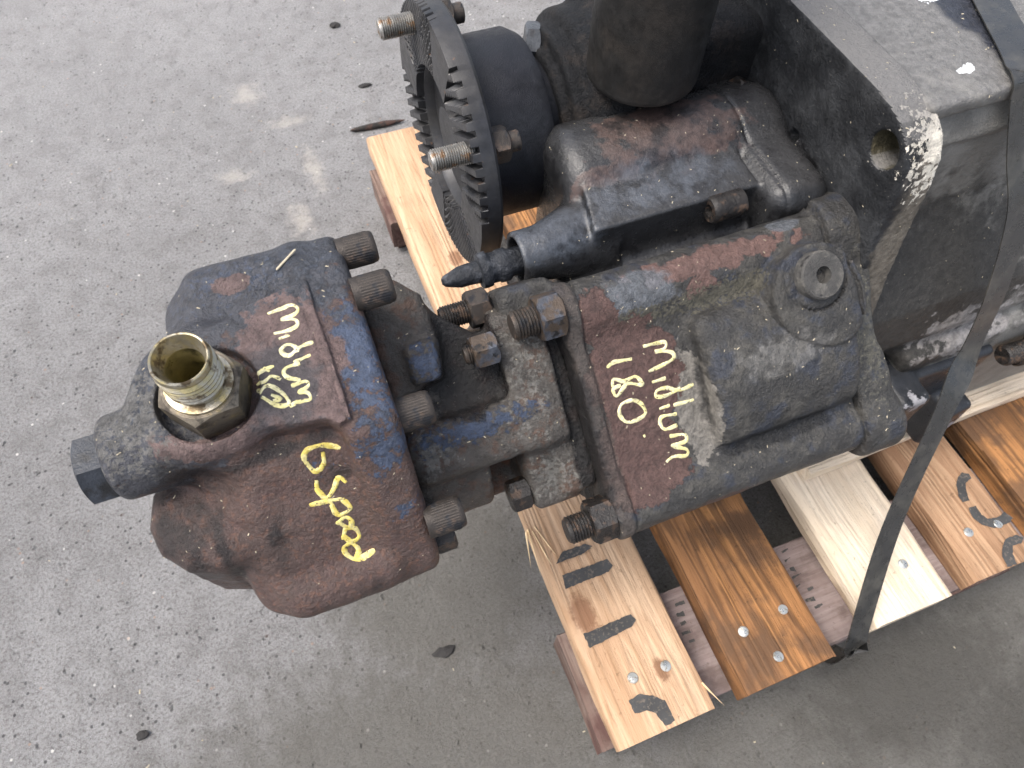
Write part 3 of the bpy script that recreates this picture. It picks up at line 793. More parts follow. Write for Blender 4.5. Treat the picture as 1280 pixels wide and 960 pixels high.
def plank(name, x0, x1, y0, y1, z0, z1, mat, parent, label=None, **kw):
    o = mesh_obj2(name, *plank_data(x0, x1, y0, y1, z0, z1, **kw), mat, parent, label=label)
    sharp(o, 40)
    return o

BZ0, BZ1 = 0.100, 0.140
boards = []
for i, (x0, x1, y0, y1, mt, lb) in enumerate((
        (0.144, 0.259, 0.002, 1.005, 'w_orange', 'orange pine board with black stencil bars, first from the left'),
        (0.298, 0.414, 0.000, 1.0, 'w_brown', 'dark weathered brown board, second from the left'),
        (0.477, 0.587, 0.008, 1.0, 'w_pale', 'bright pale new board under the strap'),
        (0.622, 0.712, 0.010, 1.0, 'w_tan', 'tan board with curved black stencil marks'),
        (0.747, 0.862, 0.012, 1.0, 'w_brown', 'dark brown board at the right edge'),
        (0.905, 1.02, 0.008, 1.0, 'w_tan', None), (1.06, 1.17, 0.0, 1.0, 'w_brown', None))):
    boards.append(plank('board', x0, x1, y0, y1, BZ0, BZ1, M[mt], pallet, lb, r=0.005 if i in (0, 2) else 0.003, seed=20 + i, jit=0.0016))
for k, (y0, y1) in enumerate(((0.012, 0.14), (0.43, 0.56), (0.86, 0.99))):
    plank('stringer', 0.15, 1.165, y0, y1, 0.078, 0.0995, M['w_stringer'], pallet, axis=0, seed=40 + k)
    plank('bottom_board', 0.145, 1.165, y0 + 0.01, y1 - 0.01, 0.001, 0.018, M['w_block'], pallet, axis=0, seed=50 + k)
    for j, (x0, x1) in enumerate(((0.136, 0.255), (0.60, 0.72), (1.03, 1.16))):
        plank('block', x0, x1, y0 - 0.004 * (k == 0), y1 + 0.004, 0.0185, 0.0775, M['w_block'], pallet, seed=60 + k * 3 + j, nst=10)

nail_me = None
for i, (x, y) in enumerate(DATA['nails']):
    bd = boards[0 if x < 0.27 else 1 if x < 0.43 else 2 if x < 0.6 else 3]
    mw = axis_mat(WF, (0.12 * math.sin(i * 2.1), 0.1 * math.cos(i * 1.7), 1), (x, y, BZ1 - 0.0012))
    if nail_me is None:
        o = lathe('nail', [(-0.004, 0.002), (0, 0.0058), (0.0016, 0.0062), (0.0026, 0.0054), (0.0031, 0.002)], M['nail'], bd, mw, n=18)
        nail_me = o.data
    else:
        link('nail', nail_me, None, bd, mw, None)

def flat_print(name, poly, z, mat, parent, label=None):
    vs = [(x, y, z) for x, y in poly]
    # fine ragged outline
    out = []
    for k in range(len(vs)):
        a, b_ = Vector(vs[k]), Vector(vs[(k + 1) % len(vs)])
        n_ = max(2, int((b_ - a).length / 0.0025))
        d = (b_ - a).normalized(); nn = Vector((-d.y, d.x, 0))
        for i in range(n_):
            out.append(tuple(a + (b_ - a) * i / n_ + nn * random.uniform(-0.0006, 0.0006)))
    bm = bmesh.new()
    f = bm.faces.new([bm.verts.new(v) for v in out])
    bmesh.ops.triangulate(bm, faces=[f])
    me = bpy.data.meshes.new(name); bm.to_mesh(me); bm.free()
    return link(name, me, mat, parent, None, False, None, label)
for k, pl in enumerate(DATA['m1']):
    flat_print('stencil_mark', pl, BZ1 + 0.0012, M['stencil'], boards[0])
for k, pl in enumerate(DATA['m4']):
    flat_print('stencil_mark', pl, BZ1 + 0.0012, M['stencil'], boards[3])
for x0, y0, n_ in ((0.272, 0.075, 5), (0.43, 0.085, 8)):
    for k in range(n_):
        x = x0 + random.uniform(0, 0.02); y = y0 + 0.011 * (k % 5) - 0.01 * (k // 5) * 3; L = random.uniform(0.006, 0.014); w_ = 0.0035
        flat_print('stencil_mark', [(x, y), (x + L, y + random.uniform(-.004, .004)), (x + L, y + w_), (x, y + w_)], 0.1008, M['stencil'], pallet)
# splinters torn from the first board's left arris
for k, (x, y, L, dx) in enumerate(((0.1425, 0.262, 0.06, -0.006), (0.147, 0.258, 0.05, 0.006), (0.1395, 0.26, 0.045, -0.011), (0.1515, 0.262, 0.045, 0.012), (0.2575, 0.03, 0.03, 0.012))):
    vs = [(x - 0.0012, y, 0.137), (x + 0.0016, y, 0.138), (x + 0.0003, y, 0.1425), (x + dx, y - L, 0.139 + 0.002 * k % 0.004)]
    mesh_obj2('splinter', vs, [(0, 1, 2), (0, 3, 1), (1, 3, 2), (2, 3, 0)], M['splinter'], boards[0], smooth=False)

# ------------------------------------------------------------------ bearer timber under the gearbox
bearer = plank('timber_bearer', 0.50, 1.25, 0.195, 0.30, BZ1 + 0.0015, 0.160, M['w_bearer'], None, axis=0, seed=90, r=0.002)
tag(bearer, 'pale timber bearer lying across the pallet boards beneath the gearbox', 'timber')
WM[bearer.name] = Matrix.Identity(4)

# ------------------------------------------------------------------ gearbox
gb = thing('truck_gearbox', 'oily black truck gearbox with rusty blue hydraulic pump and power take-off, strapped on a pallet', 'gearbox', (0.6, 0.4, 0.16))

def f_casing(P):
    X, Y, Z = P
    d = bx(P, 0.468, 1.10, 0.311, 0.80, 0.30, 0.63, 0.004)
    # front wall swelling out towards the bottom
    d = smin(d, prism(P, 0, [(0.30, 0.60), (0.40, 0.60), (0.40, 0.33), (0.28, 0.335), (0.245, 0.350), (0.233, 0.385), (0.243, 0.43), (0.274, 0.475), (0.302, 0.52), (0.312, 0.61)], 0.470, 1.10, 0.01), 0.03)
    d = smin(d, bx(P, 0.460, 1.10, 0.300, 0.80, 0.627, 0.6420, 0.001), 0.001)
    d = smin(d, bx(P, 0.55, 1.05, 0.22, 0.72, 0.1605, 0.36, 0.01), 0.02)
    return d
casing = sdf_obj('casing', ((0.45, 1.11), (0.18, 0.81), (0.15, 0.655)), 0.0032, f_casing, M['casing'], gb, WF, amp=0.0004, freq=60, seed=3)

plate_poly = [(0.80, 0.643), (0.340, 0.643), (0.318, 0.6415), (0.300, 0.637), (0.285, 0.627), (0.2755, 0.612), (0.2695, 0.590), (0.264, 0.55), (0.254, 0.50), (0.239, 0.44), (0.232, 0.38), (0.30, 0.30), (0.80, 0.28)]
def f_plate(P):
    X, Y, Z = P
    d = prism(P, 0, plate_poly, 0.432, 0.468, 0.0015)
    d = smax(d, -cyl(P, 0, (0.3000, 0.6110), 0.0150, 0.42, 0.462, 0.001), 0.0015)
    # cast arrow and ribs on the face
    def seg(a, b, r):
        t = np.clip(((Y - a[0]) * (b[0] - a[0]) + (Z - a[1]) * (b[1] - a[1])) / ((b[0] - a[0]) ** 2 + (b[1] - a[1]) ** 2), 0, 1)
        return np.sqrt((Y - a[0] - t * (b[0] - a[0])) ** 2 + (Z - a[1] - t * (b[1] - a[1])) ** 2 + (X - 0.432) ** 2) - r
    d = smin(d, seg((0.384, 0.552), (0.343, 0.527), 0.005), 0.004)
    d = smin(d, seg((0.392, 0.540), (0.362, 0.520), 0.005), 0.004)
    d = smax(d, -seg((0.388, 0.553), (0.386, 0.548), 0.0065), 0.002)
    return d
plate = sdf_obj('flange_plate', ((0.424, 0.474), (0.225, 0.81), (0.27, 0.65)), 0.0019, f_plate, M['plate'], gb, WF, amp=0.0003, freq=120, seed=4)

# rear housing between plate and output bearing, dark behind the selector cover
def f_rear(P):
    d = bx(P, 0.292, 0.45, 0.47, 0.59, 0.26, 0.612, 0.012)
    d = smin(d, cyl(P, 0, (0.531, 0.519), 0.091, 0.268, 0.31, 0.008), 0.010)
    d = smin(d, cyl(P, 0, (0.531, 0.519), 0.079, 0.253, 0.29, 0.004), 0.006)
    d = smin(d, cyl(P, 0, (0.531, 0.519), 0.064, 0.245, 0.29, 0.003), 0.003)
    return d
rear = sdf_obj('bearing_housing', ((0.236, 0.46), (0.40, 0.80), (0.25, 0.64)), 0.003, f_rear, M['black'], gb, WF, amp=0.0002, freq=160, seed=5)
mw = axis_mat(WF, (-1, 0.35, 0.05), (0.276, 0.553, 0.574))
o = hexa('hex_bolt', 0.022, 0.036, 0.0185, M['lightbolt'], rear, mw, extra=[lathe_data([(-0.035, 0.0135), (0.0225, 0.0135)], 32)])

# standing cylinder on top
lathe('actuator_cylinder', [(0, 0.0455), (0.0022, 0.0475), (0.006, 0.0485), (0.26, 0.0485)], M['cylinder'], gb, axis_mat(WF, (0, 0, 1), (0.314, 0.472, 0.590)), n=72)

# ------------------------------------------------------------------ output flange with crossed serrations
FC = Vector((0.143, 0.531, 0.519))
B0 = R(57)
def flange_data():
    na, rs = 1080, [0.067, 0.070, 0.074, 0.078, 0.084, 0.090, 0.096, 0.102, 0.108, 0.113, 0.117, 0.1195]
    pitch, dep = 0.0122, 0.0075
    vs, fs = [], []
    def hgt(a, r):
        d = min(((a - B0 - q * math.pi / 2 + math.pi) % (2 * math.pi)) - math.pi for q in range(4)) if False else None
        best = None
        for q in range(4):
            x = ((a - B0 - q * math.pi / 2 + math.pi) % (2 * math.pi)) - math.pi
            if best is None or abs(x) < abs(best[0]): best = (x, q)
        x, q = best
        pt = pitch if q % 2 else pitch * 0.62
        b_ = r * math.sin(x)
        if abs(x) > R(33): return 0.0
        w = abs((b_ / pt + 0.25) % 1.0 - 0.5) * 2
        return dep * min(1, max(0, (w - 0.54) / 0.12))
    for r in rs:
        for k in range(na):
            a = 2 * math.pi * k / na
            vs.append((hgt(a, r), r * math.cos(a), r * math.sin(a)))
    nr = len(rs)
    for i in range(nr - 1):
        for k in range(na):
            k2 = (k + 1) % na
            fs.append((i * na + k, i * na + k2, (i + 1) * na + k2, (i + 1) * na + k))
    def add_ring(x, r):
        o = len(vs)
        for k in range(na):
            a = 2 * math.pi * k / na
            vs.append((x, r * math.cos(a), r * math.sin(a)))
        return o
    def bridge(a, b_):
        for k in range(na):
            k2 = (k + 1) % na
            fs.append((a + k, a + k2, b_ + k2, b_ + k))
    last = (nr - 1) * na
    for x, r in ((0.0065, 0.1208), (0.018, 0.1208), (0.0205, 0.119), (0.0205, 0.07)):
        n_ = add_ring(x, r); bridge(last, n_); last = n_
    prev = 0
    for x, r in ((0.0075, 0.0665), (0.0105, 0.064), (0.017, 0.062), (0.019, 0.045), (0.019, 0.030), (0.010, 0.028), (0.010, 0.012)):
        n_ = add_ring(x, r); bridge(prev, n_); prev = n_
    fs.append(tuple(prev + k for k in range(na)))
    return vs, fs
FM = Matrix.Translation(FC)
of = mesh_obj2('output_flange', *flange_data(), M['flange'], gb, FM); sharp(of, 30)
lathe('coupling_drum', [(0.021, 0.080), (0.026, 0.084), (0.078, 0.084), (0.088, 0.078), (0.090, 0.060), (0.10, 0.056), (0.14, 0.054)], M['drum'], of, FM, n=96)
first = None
for k, a in enumerate((57, 147)):
    r = 0.101
    p = (0, r * math.cos(R(a)), r * math.sin(R(a)))
    mw = axis_mat(FM, (-1, 0, 0), p)
    if first is None:
        b1 = lathe('flange_bolt', thread_prof(-0.031, 0.006, 0.0095, 0.0020, 0.0012)[::-1] and [(-x, r_) for x, r_ in thread_prof(-0.031, 0.006, 0.0095, 0.0020, 0.0012)][::-1], M['stud'], of, mw, n=32)
        h1 = hexa('flange_nut', -0.036, -0.021, 0.0155, M['bolt'], of, mw, rot=0.4, extra=[lathe_data([(-0.047, 0.007), (-0.046, 0.0088), (-0.035, 0.0088)], 28)])
        first = (b1, h1)
    else:
        link('flange_bolt', first[0].data, None, of, mw, None); link('flange_nut', first[1].data, None, of, mw, None)

# ------------------------------------------------------------------ black selector housing behind the take-off
def f_hous(P):
    X, Y, Z = P
    d = smin(cyl(P, 0, (0.432, 0.514), 0.058, 0.216, 0.44, 0.022), bx(P, 0.222, 0.44, 0.385, 0.485, 0.38, 0.52, 0.02), 0.006)
    # wedge-nosed ridge with a flat top
    rg = prism(P, 2, [(0.219, 0.350), (0.233, 0.425), (0.374, 0.425), (0.374, 0.350)], 0.49, 0.5575, 0.0012)
    rg = smax(rg, (Z - 0.5570) + 0.14 * (0.40 - Y), 0.0015)
    d = smin(d, rg, 0.0025)
    d = smin(d, bx(P, 0.19, 0.44, 0.325, 0.40, 0.40, 0.505, 0.012), 0.016)
    # pipe that flares into the body
    t = np.clip((X - 0.178) / 0.062, 0, 1)
    cy = 0.3625 + 0.020 * t; cz_ = 0.527 - 0.022 * t; rr = 0.0235 + 0.0165 * t
    pipe = np.hypot(Y - cy, Z - cz_) - rr
    pipe = smax(pipe * 0.9, np.abs(X - 0.20) - 0.045, 0.003)
    d = smin(d, pipe, 0.005)
    d = smax(d, -cyl(P, 0, (0.3625, 0.527), 0.0185, 0.13, 0.19, 0.001), 0.002)
    # gasket flange against the plate
    d = smin(d, bx(P, 0.374, 0.434, 0.318, 0.495, 0.38, 0.560, 0.02), 0.005)
    groove = np.abs(X - 0.386) - 0.0012
    d = smax(d, -smax(groove, np.abs(d) - 0.0016, 0.0005), 0.001)
    return d
hous = sdf_obj('selector_housing', ((0.145, 0.45), (0.29, 0.51), (0.37, 0.58)), 0.0019, f_hous, M['housing'], gb, WF, amp=0.00025, freq=150, seed=8)
rm = axis_mat(WF, (1, 0, 0), (0.0, 0.3635, 0.524))
lathe('rubber_boot', [(0.091, 0.0025), (0.093, 0.0045), (0.099, 0.0065), (0.106, 0.0088), (0.113, 0.0090), (0.121, 0.0096), (0.1225, 0.0096), (0.1235, 0.0145), (0.127, 0.0152), (0.131, 0.0150), (0.1325, 0.0128), (0.139, 0.0128), (0.140, 0.0140), (0.147, 0.0142), (0.150, 0.0120), (0.19, 0.0115)], M['rubber'], hous, rm, n=30, wob=0.022, seed=3, deg=60)
ss_me = mesh_obj2('socket_screw', *socket_screw_data(0.027, 0.0118, 0.0052, kn=False), M['oilbolt'], hous, axis_mat(WF, (-1, 0, 0), (0.352, 0.345, 0.541)))
sharp(ss_me, 30)
hexa('hex_bolt', -0.004, 0.010, 0.013, M['oilbolt'], hous, axis_mat(WF, (-1, 0.2, 0.5), (0.415, 0.455, 0.556)))

# ------------------------------------------------------------------ power take-off
def f_pto(P):
    X, V, W = P
    d = bx(P, 0.0, 0.24, -0.095, 0.095, -0.12, 0.0075, 0.012)
    for v, r in ((0.085, 0.0235), (-0.085, 0.022)):
        d = smin(d, cyl(P, 0, (v, -0.006), r, 0.0, 0.245, 0.005), 0.012)
    # mounting flange on the left
    d = smin(d, smin(bx(P, 0.0, 0.0135, -0.09, 0.09, -0.12, 0.0095, 0.004), np.minimum(cyl(P, 0, (0.085, -0.006), 0.025, 0.0, 0.0135, 0.003), cyl(P, 0, (-0.085, -0.006), 0.0235, 0.0, 0.0135, 0.003)), 0.01), 0.002)
    # cover on the right
    rf = bx(P, 0.238, 0.277, -0.092, 0.092, -0.12, 0.013, 0.006)
    rf = smin(rf, cyl(P, 0, (0.088, -0.012), 0.031, 0.236, 0.286, 0.010), 0.014)
    rf = smin(rf, cyl(P, 0, (-0.092, -0.010), 0.0265, 0.238, 0.283, 0.008), 0.014)
    rf = smax(rf, -cyl(P, 2, (0.345, 0.0), 0.072, -0.2, 0.2, 0.002), 0.012)
    d = smin(d, rf, 0.003)
    # raised oil pocket
    bp = smax(cyl(P, 0, (0.0, -0.0620), 0.0980, 0.100, 0.2365, 0.010), np.abs(V + 0.001) - 0.0575, 0.010)
    d = smin(d, bp, 0.007)
    db = cyl(P, 2, (0.203, 0.046), 0.040, -0.01, 0.0400, 0.002)
    db = smin(db, cyl(P, 2, (0.214, 0.030), 0.030, -0.01, 0.0400, 0.002), 0.01)
    d = smin(d, db, 0.003)
    d = smax(d, -np.maximum(np.abs(np.hypot(X - 0.2025, V - 0.060) - 0.0275) - 0.0010, 0.0385 - W), 0.001)
    d = smin(d, bx(P, -0.043, 0.004, 0.092, 0.1185, -0.06, -0.004, 0.008), 0.008)
    # joint lines
    for x, hw, dp in ((0.0142, 0.0010, 0.0022), (0.2372, 0.0018, 0.0040)):
        wob = 0.0015 * np.sin(V * 70) + 0.0007 * np.sin(V * 190)
        d = smax(d, -smax(np.abs(X - x - wob) - hw, np.abs(d) - dp, 0.0004), 0.0008)
    # sand inclusions
    d = smin(d, np.sqrt(((X - 0.187) / 1.8) ** 2 + ((V + 0.0) / 3) ** 2 + (W - 0.0360) ** 2) - 0.0026, 0.002)
    return d
pto = sdf_obj('power_take_off', ((-0.05, 0.295), (-0.128, 0.13), (-0.128, 0.045)), 0.0019, f_pto, M['pto'], gb, TF, amp=0.00035, freq=190, seed=9)
pl = lathe('threaded_plug', [(-0.004, 0.0195), (0.0, 0.0195), (0.0095, 0.0192), (0.0112, 0.0178), (0.0112, 0.0068), (-0.0035, 0.0064)], M['dustplug'], pto, axis_mat(TF, (0, 0, 1), (0.202, 0.060, 0.0395)), n=48)
def stud_set(parent, mw, L0, r, nut0, nut1, rc, mat_s, mat_n, pitch=0.0026, rot=0.25):
    """threaded stud along +X from -L0, its nut from nut0 to nut1"""
    s = lathe('stud', thread_prof(L0, nut1, r, pitch, 0.0012), mat_s, parent, mw, n=40)
    n_ = hexa('nut', nut0, nut1, rc, mat_n, parent, mw, rot=rot)
    return s, n_
IX = (1, 0, 0)
for (v, w, m2, rot) in ((0.0890, 0.0085, 'rustnut', 0.62), (-0.085, -0.002, 'oilbolt', 0.55)):
    mw = axis_mat(TF, IX, (0, v, w))
    stud_set(pto, mw, -0.041, 0.0117, -0.021, -0.0005, 0.0192, M['bolt'] if v > 0 else M['oilbolt'], M[m2], rot=rot)

# ------------------------------------------------------------------ adapter between pump and take-off
def f_adap(P):
    X, V, W = P
    d = cyl(P, 0, (0.002, -0.078), 0.064, -0.143, -0.02, 0.006)
    d = smin(d, bx(P, -0.1435, -0.02, -0.014, 0.034, -0.07, 0.001, 0.013), 0.008)
    # end flange with its ear
    fl = prism(P, 0, [(0.060, -0.002), (0.098, -0.006), (0.112, -0.04), (0.10, -0.09), (-0.05, -0.09), (-0.065, -0.06), (-0.055, -0.022), (-0.018, -0.014), (-0.008, -0.003)], -0.054, -0.013, 0.005)
    d = smin(d, fl, 0.007)
    # sloping web
    web = prism(P, 2, [(-0.100, 0.122), (-0.066, 0.092), (-0.04, 0.085), (-0.04, 0.0), (-0.13, 0.0)], -0.12, -0.020, 0.004)
    d = smin(d, web, 0.010)
    # pump-side flange lobe
    lobe = prism(P, 2, [(-0.1445, 0.155), (-0.115, 0.148), (-0.098, 0.132), (-0.094, 0.10), (-0.099, 0.066), (-0.1445, 0.055)], -0.11, -0.004, 0.009)
    d = smin(d, lobe, 0.010)
    d = smin(d, bx(P, -0.124, -0.100, 0.066, 0.098, -0.02, 0.004, 0.005), 0.006)
    d = smin(d, bx(P, -0.1445, -0.132, -0.05, 0.15, -0.14, -0.02, 0.004), 0.006)
    d = smin(d, bx(P, -0.03, 0.001, -0.062, 0.085, -0.10, -0.014, 0.006), 0.003)
    # pocket beside the lower nut
    d = smax(d, -bx(P, -0.083, -0.055, -0.075, -0.012, -0.08, -0.01, 0.005), 0.006)
    d = smin(d, bx(P, -0.055, -0.013, -0.068, -0.02, -0.085, -0.020, 0.006), 0.003)
    return d
adap = sdf_obj('mounting_adapter', ((-0.152, 0.004), (-0.085, 0.165), (-0.148, 0.022)), 0.002, f_adap, M['adapter'], gb, TF, amp=0.0004, freq=220, seed=10)
mw = axis_mat(TF, IX, (0, 0.0775, 0.0)); stud_set(adap, mw, -0.081, 0.0078, -0.075, -0.055, 0.0142, M['bolt'], M['rustnut'], 0.0018, 0.45)
mw = axis_mat(TF, IX, (0, 0.108, -0.034)); stud_set(adap, mw, -0.086, 0.0098, -0.063, -0.045, 0.0165, M['oilbolt'], M['bolt'], 0.0022, 0.3)
hexa('hex_bolt', -0.073, -0.0555, 0.0145, M['oilbolt'], adap, axis_mat(TF, IX, (0, -0.052, -0.035)), rot=0.5)

# ------------------------------------------------------------------ hydraulic pump
body_poly = [(-0.046, 0.057), (0.06, 0.066), (0.100, 0.052), (0.116, 0.01), (0.104, -0.06), (0.05, -0.085), (-0.06, -0.085), (-0.112, -0.072), (-0.1315, -0.045), (-0.122, -0.028), (-0.084, 0.018)]
fl_poly = [(-0.054, 0.0745), (0.062, 0.0755), (0.104, 0.060), (0.121, 0.01), (0.108, -0.065), (0.05, -0.09), (-0.06, -0.09), (-0.114, -0.076), (-0.1335, -0.046), (-0.1255, -0.028), (-0.089, 0.025)]
def f_pump(P):
    X, V, W = P
    d = rprism(P, 0, body_poly, -0.134, -0.02, 0.030, 0.016)
    d = smin(d, rprism(P, 0, fl_poly, -0.0365, 0.0, 0.009, 0.014), 0.014)
    # raised label pad whose front edge overhangs the front face
    pad = prism(P, 2, [(-0.135, 0.03), (-0.102, 0.034), (-0.072, 0.053), (-0.030, 0.061), (-0.0285, -0.046), (-0.037, -0.0465), (-0.043, -0.0405), (-0.060, -0.038), (-0.088, -0.030), (-0.120, -0.034), (-0.141, -0.028)], 0.052, 0.0785, 0.0012)
    d = smin(d, pad, 0.002)
    d = smax(d, -np.maximum(np.abs(X + 0.0345 + 0.004 * (V / 0.05)) - 0.0006, np.maximum(0.0775 - W, np.abs(V) - 0.05)), 0.0006)
    # fitting boss, plug boss, lower lug
    d = smin(d, cyl(P, 2, (-0.110, 0.006), 0.047, -0.02, 0.0765, 0.008), 0.014)
    d = smin(d, cyl(P, 0, (-0.010, 0.046), 0.0285, -0.180, -0.09, 0.007), 0.014)
    t = np.clip(W, -0.065, -0.006)
    lug = prism(P, 2, [(-0.110, -0.012), (-0.158, -0.016), (-0.172, -0.028), (-0.1785, -0.050), (-0.174, -0.070), (-0.160, -0.086), (-0.140, -0.0935), (-0.11, -0.090)], -0.10, 0.024, 0.022)
    d = smin(d, lug, 0.006)
    hollow = np.sqrt(((X + 0.132) / 1.2) ** 2 + ((V + 0.056) / 1.1) ** 2 + ((W - 0.047) / 1.0) ** 2) - 0.016
    d = smax(d, -hollow, 0.010)
    # roll along the lower front edge
    roll = np.hypot(V + 0.1125, W + 0.036) - 0.0225
    roll = smax(roll, np.abs(X + 0.070) - 0.045, 0.02)
    d = smin(d, roll, 0.006)
    # counterbore for the port
    d = smax(d, -cyl(P, 2, (-0.107, -0.002), 0.0315, 0.069, 0.12, 0.001), 0.002)
    # knuckles behind
    d = smin(d, cyl(P, 0, (0.085, 0.048), 0.022, -0.11, -0.03, 0.01), 0.015)
    return d
pump = sdf_obj('hydraulic_pump', ((-0.19, 0.006), (-0.145, 0.135), (-0.108, 0.084)), 0.0015, f_pump, M['pump'], gb, PF, amp=0.0004, freq=150, seed=11)

fm = axis_mat(PF, (0, 0, 1), (-0.107, -0.002, 0))
tube = [(0.0965, 0.0205), (0.0985, 0.0203), (0.0995, 0.0160), (0.104, 0.0155)]
tube += [(a, r) for a, r in thread_prof(0.104, 0.1275, 0.0177, 0.0040, 0.0020, 0.0005)]
tube += [(0.1285, 0.0172), (0.1315, 0.0165), (0.1322, 0.0158), (0.1318, 0.0150)]
nb = len(tube)
tube_in = [(0.1318, 0.0150), (0.1215, 0.0112), (0.1205, 0.0108), (0.07, 0.0105)]
vs, fs = merge(hex_data(0.068, 0.0965, 0.0268, rot=0.72, cham=0.004), lathe_data(tube, 56))
fit = mesh_obj2('port_fitting', vs, fs, [M['brown_steel'], M['zinc'], M['bore']], pump, fm)
fit.data.polygons.foreach_set("material_index", [0 if max(p.vertices) < 192 else 1 for p in fit.data.polygons])
# open the tube's end and line it with the cone and the bore
bm = bmesh.new(); bm.from_mesh(fit.data)
caps = [f for f in bm.faces if len(f.verts) == 56]
bmesh.ops.delete(bm, geom=caps, context='FACES')
n_ = 56
rings = []
for x, r in tube_in:
    rings.append([bm.verts.new((x, r * math.cos(2 * math.pi * k / n_), r * math.sin(2 * math.pi * k / n_))) for k in range(n_)])
for i in range(len(rings) - 1):
    for k in range(n_):
        f = bm.faces.new((rings[i][k], rings[i + 1][k], rings[i + 1][(k + 1) % n_], rings[i][(k + 1) % n_]))
        f.material_index = 1 if i == 0 else 2
f = bm.faces.new(rings[-1]); f.material_index = 2
bmesh.ops.remove_doubles(bm, verts=bm.verts, dist=1e-6)
# the hexagon's top face hides the bore: remove it, the collar covers the gap
top = [f for f in bm.faces if len(f.verts) == 48 and all(abs(v.co.x - 0.0965) < 1e-5 for v in f.verts)]
for f in top:
    ring = list(f.verts)
    bm.faces.remove(f)
    col_ = [bm.verts.new((0.0965, 0.0204 * v.co.y / math.hypot(v.co.y, v.co.z), 0.0204 * v.co.z / math.hypot(v.co.y, v.co.z))) for v in ring]
    for k in range(48):
        q = bm.faces.new((ring[k], ring[(k + 1) % 48], col_[(k + 1) % 48], col_[k])); q.material_index = 0
bm.to_mesh(fit.data); bm.free()
sharp(fit, 28)
hexa('hex_plug', 0.0, 0.019, 0.0245, M['plugblue'], pump, axis_mat(PF, (-1, 0, 0), (-0.1785, -0.010, 0.040)), rot=0.1)
first = None
for v, w in ((0.088, 0.054), (0.041, 0.0735), (-0.042, 0.046), (-0.106, -0.004)):
    mw = axis_mat(PF, IX, (0.0005, v, w))
    if first is None:
        first = mesh_obj2('socket_screw', *socket_screw_data(0.0235, 0.0118, 0.0052), M['bolt'], pump, mw); sharp(first, 40)
    else:
        link('socket_screw', first.data, None, pump, mw, None)
hexa('hex_bolt', -0.001, 0.016, 0.0125, M['oilbolt'], pump, axis_mat(PF, IX, (0, -0.110, -0.048)))

# ------------------------------------------------------------------ hand-painted writing, laid on the castings
def lettering(name, strokes, host, mfrm, wfrom, mat, width=0.0030, label=None):
    """strokes are polylines in the (x, v) plane of mfrm; each is dropped along -w onto the host's surface"""
    to_host = WM[host.name].inverted() @ mfrm
    tree = BV[host.name]
    dirn = (to_host.to_3x3() @ Vector((0, 0, -1))).normalized()
    vs, fs = [], []
    rr = random.Random(5)
    def drop(x, v, lift):
        p = to_host @ Vector((x, v, wfrom))
        hit, nrm, _, _ = tree.ray_cast(p, dirn)
        if hit is None: return None
        if nrm.dot(dirn) > 0: nrm = -nrm
        return hit + nrm * lift
    for s in strokes:
        pts = [Vector((a, b_)) for a, b_ in s]
        dense = []
        for i in range(len(pts) - 1):
            n_ = max(1, int((pts[i + 1] - pts[i]).length / 0.0009))
            for k in range(n_):
                t = k / n_
                p0 = pts[max(i - 1, 0)]; p1 = pts[i]; p2 = pts[i + 1]; p3 = pts[min(i + 2, len(pts) - 1)]
                dense.append(0.5 * ((2 * p1) + (p2 - p0) * t + (2 * p0 - 5 * p1 + 4 * p2 - p3) * t * t + (3 * p1 - p0 - 3 * p2 + p3) * t ** 3))
        dense.append(pts[-1])
        prev = None
        for i, p in enumerate(dense):
            a = dense[min(i + 1, len(dense) - 1)] - dense[max(i - 1, 0)]
            a = a.normalized() if a.length > 1e-9 else Vector((1, 0))
            nn = Vector((-a.y, a.x))
            e = min(i, len(dense) - 1 - i)
            wd = width * 0.5 * (0.70 + 0.30 * min(1, e / 2.0)) * (1 + 0.22 * math.sin(i * 0.33 + len(s) * 1.7))
            row = []
            for q, lf in ((-1.0, -0.0001), (-0.85, 0.00022), (0.0, 0.00028), (0.85, 0.00022), (1.0, -0.0001)):
                jj = wd * (q + (rr.uniform(-0.16, 0.16) if abs(q) > 0.5 else 0))
                hp = drop(p.x + nn.x * jj, p.y + nn.y * jj, lf)
                row.append(hp)
            if any(h is None for h in row): prev = None; continue
            base = len(vs); vs += [tuple(h) for h in row]
            if prev is not None:
                for k in range(4):
                    fs.append((prev + k, prev + k + 1, base + k + 1, base + k))
            prev = base
    o = mesh_obj2(name, vs, fs, mat, host, WM[host.name], label)
    return o
lettering('painted_writing', DATA['w_top'], pump, PF, 0.2, M['paintmark'], 0.0027, 'pale yellow hand-painted word Midlum on the pump top')
lettering('painted_writing', DATA['w_front'], pump, FF, 0.2, M['paintmark2'], 0.0034, 'yellow hand-painted words 6 speed on the pump front')
lettering('painted_writing', DATA['w_pto'], pto, TF, 0.2, M['paintmark'], 0.0031, 'pale yellow hand-painted Midlum 180 on the rust patch')

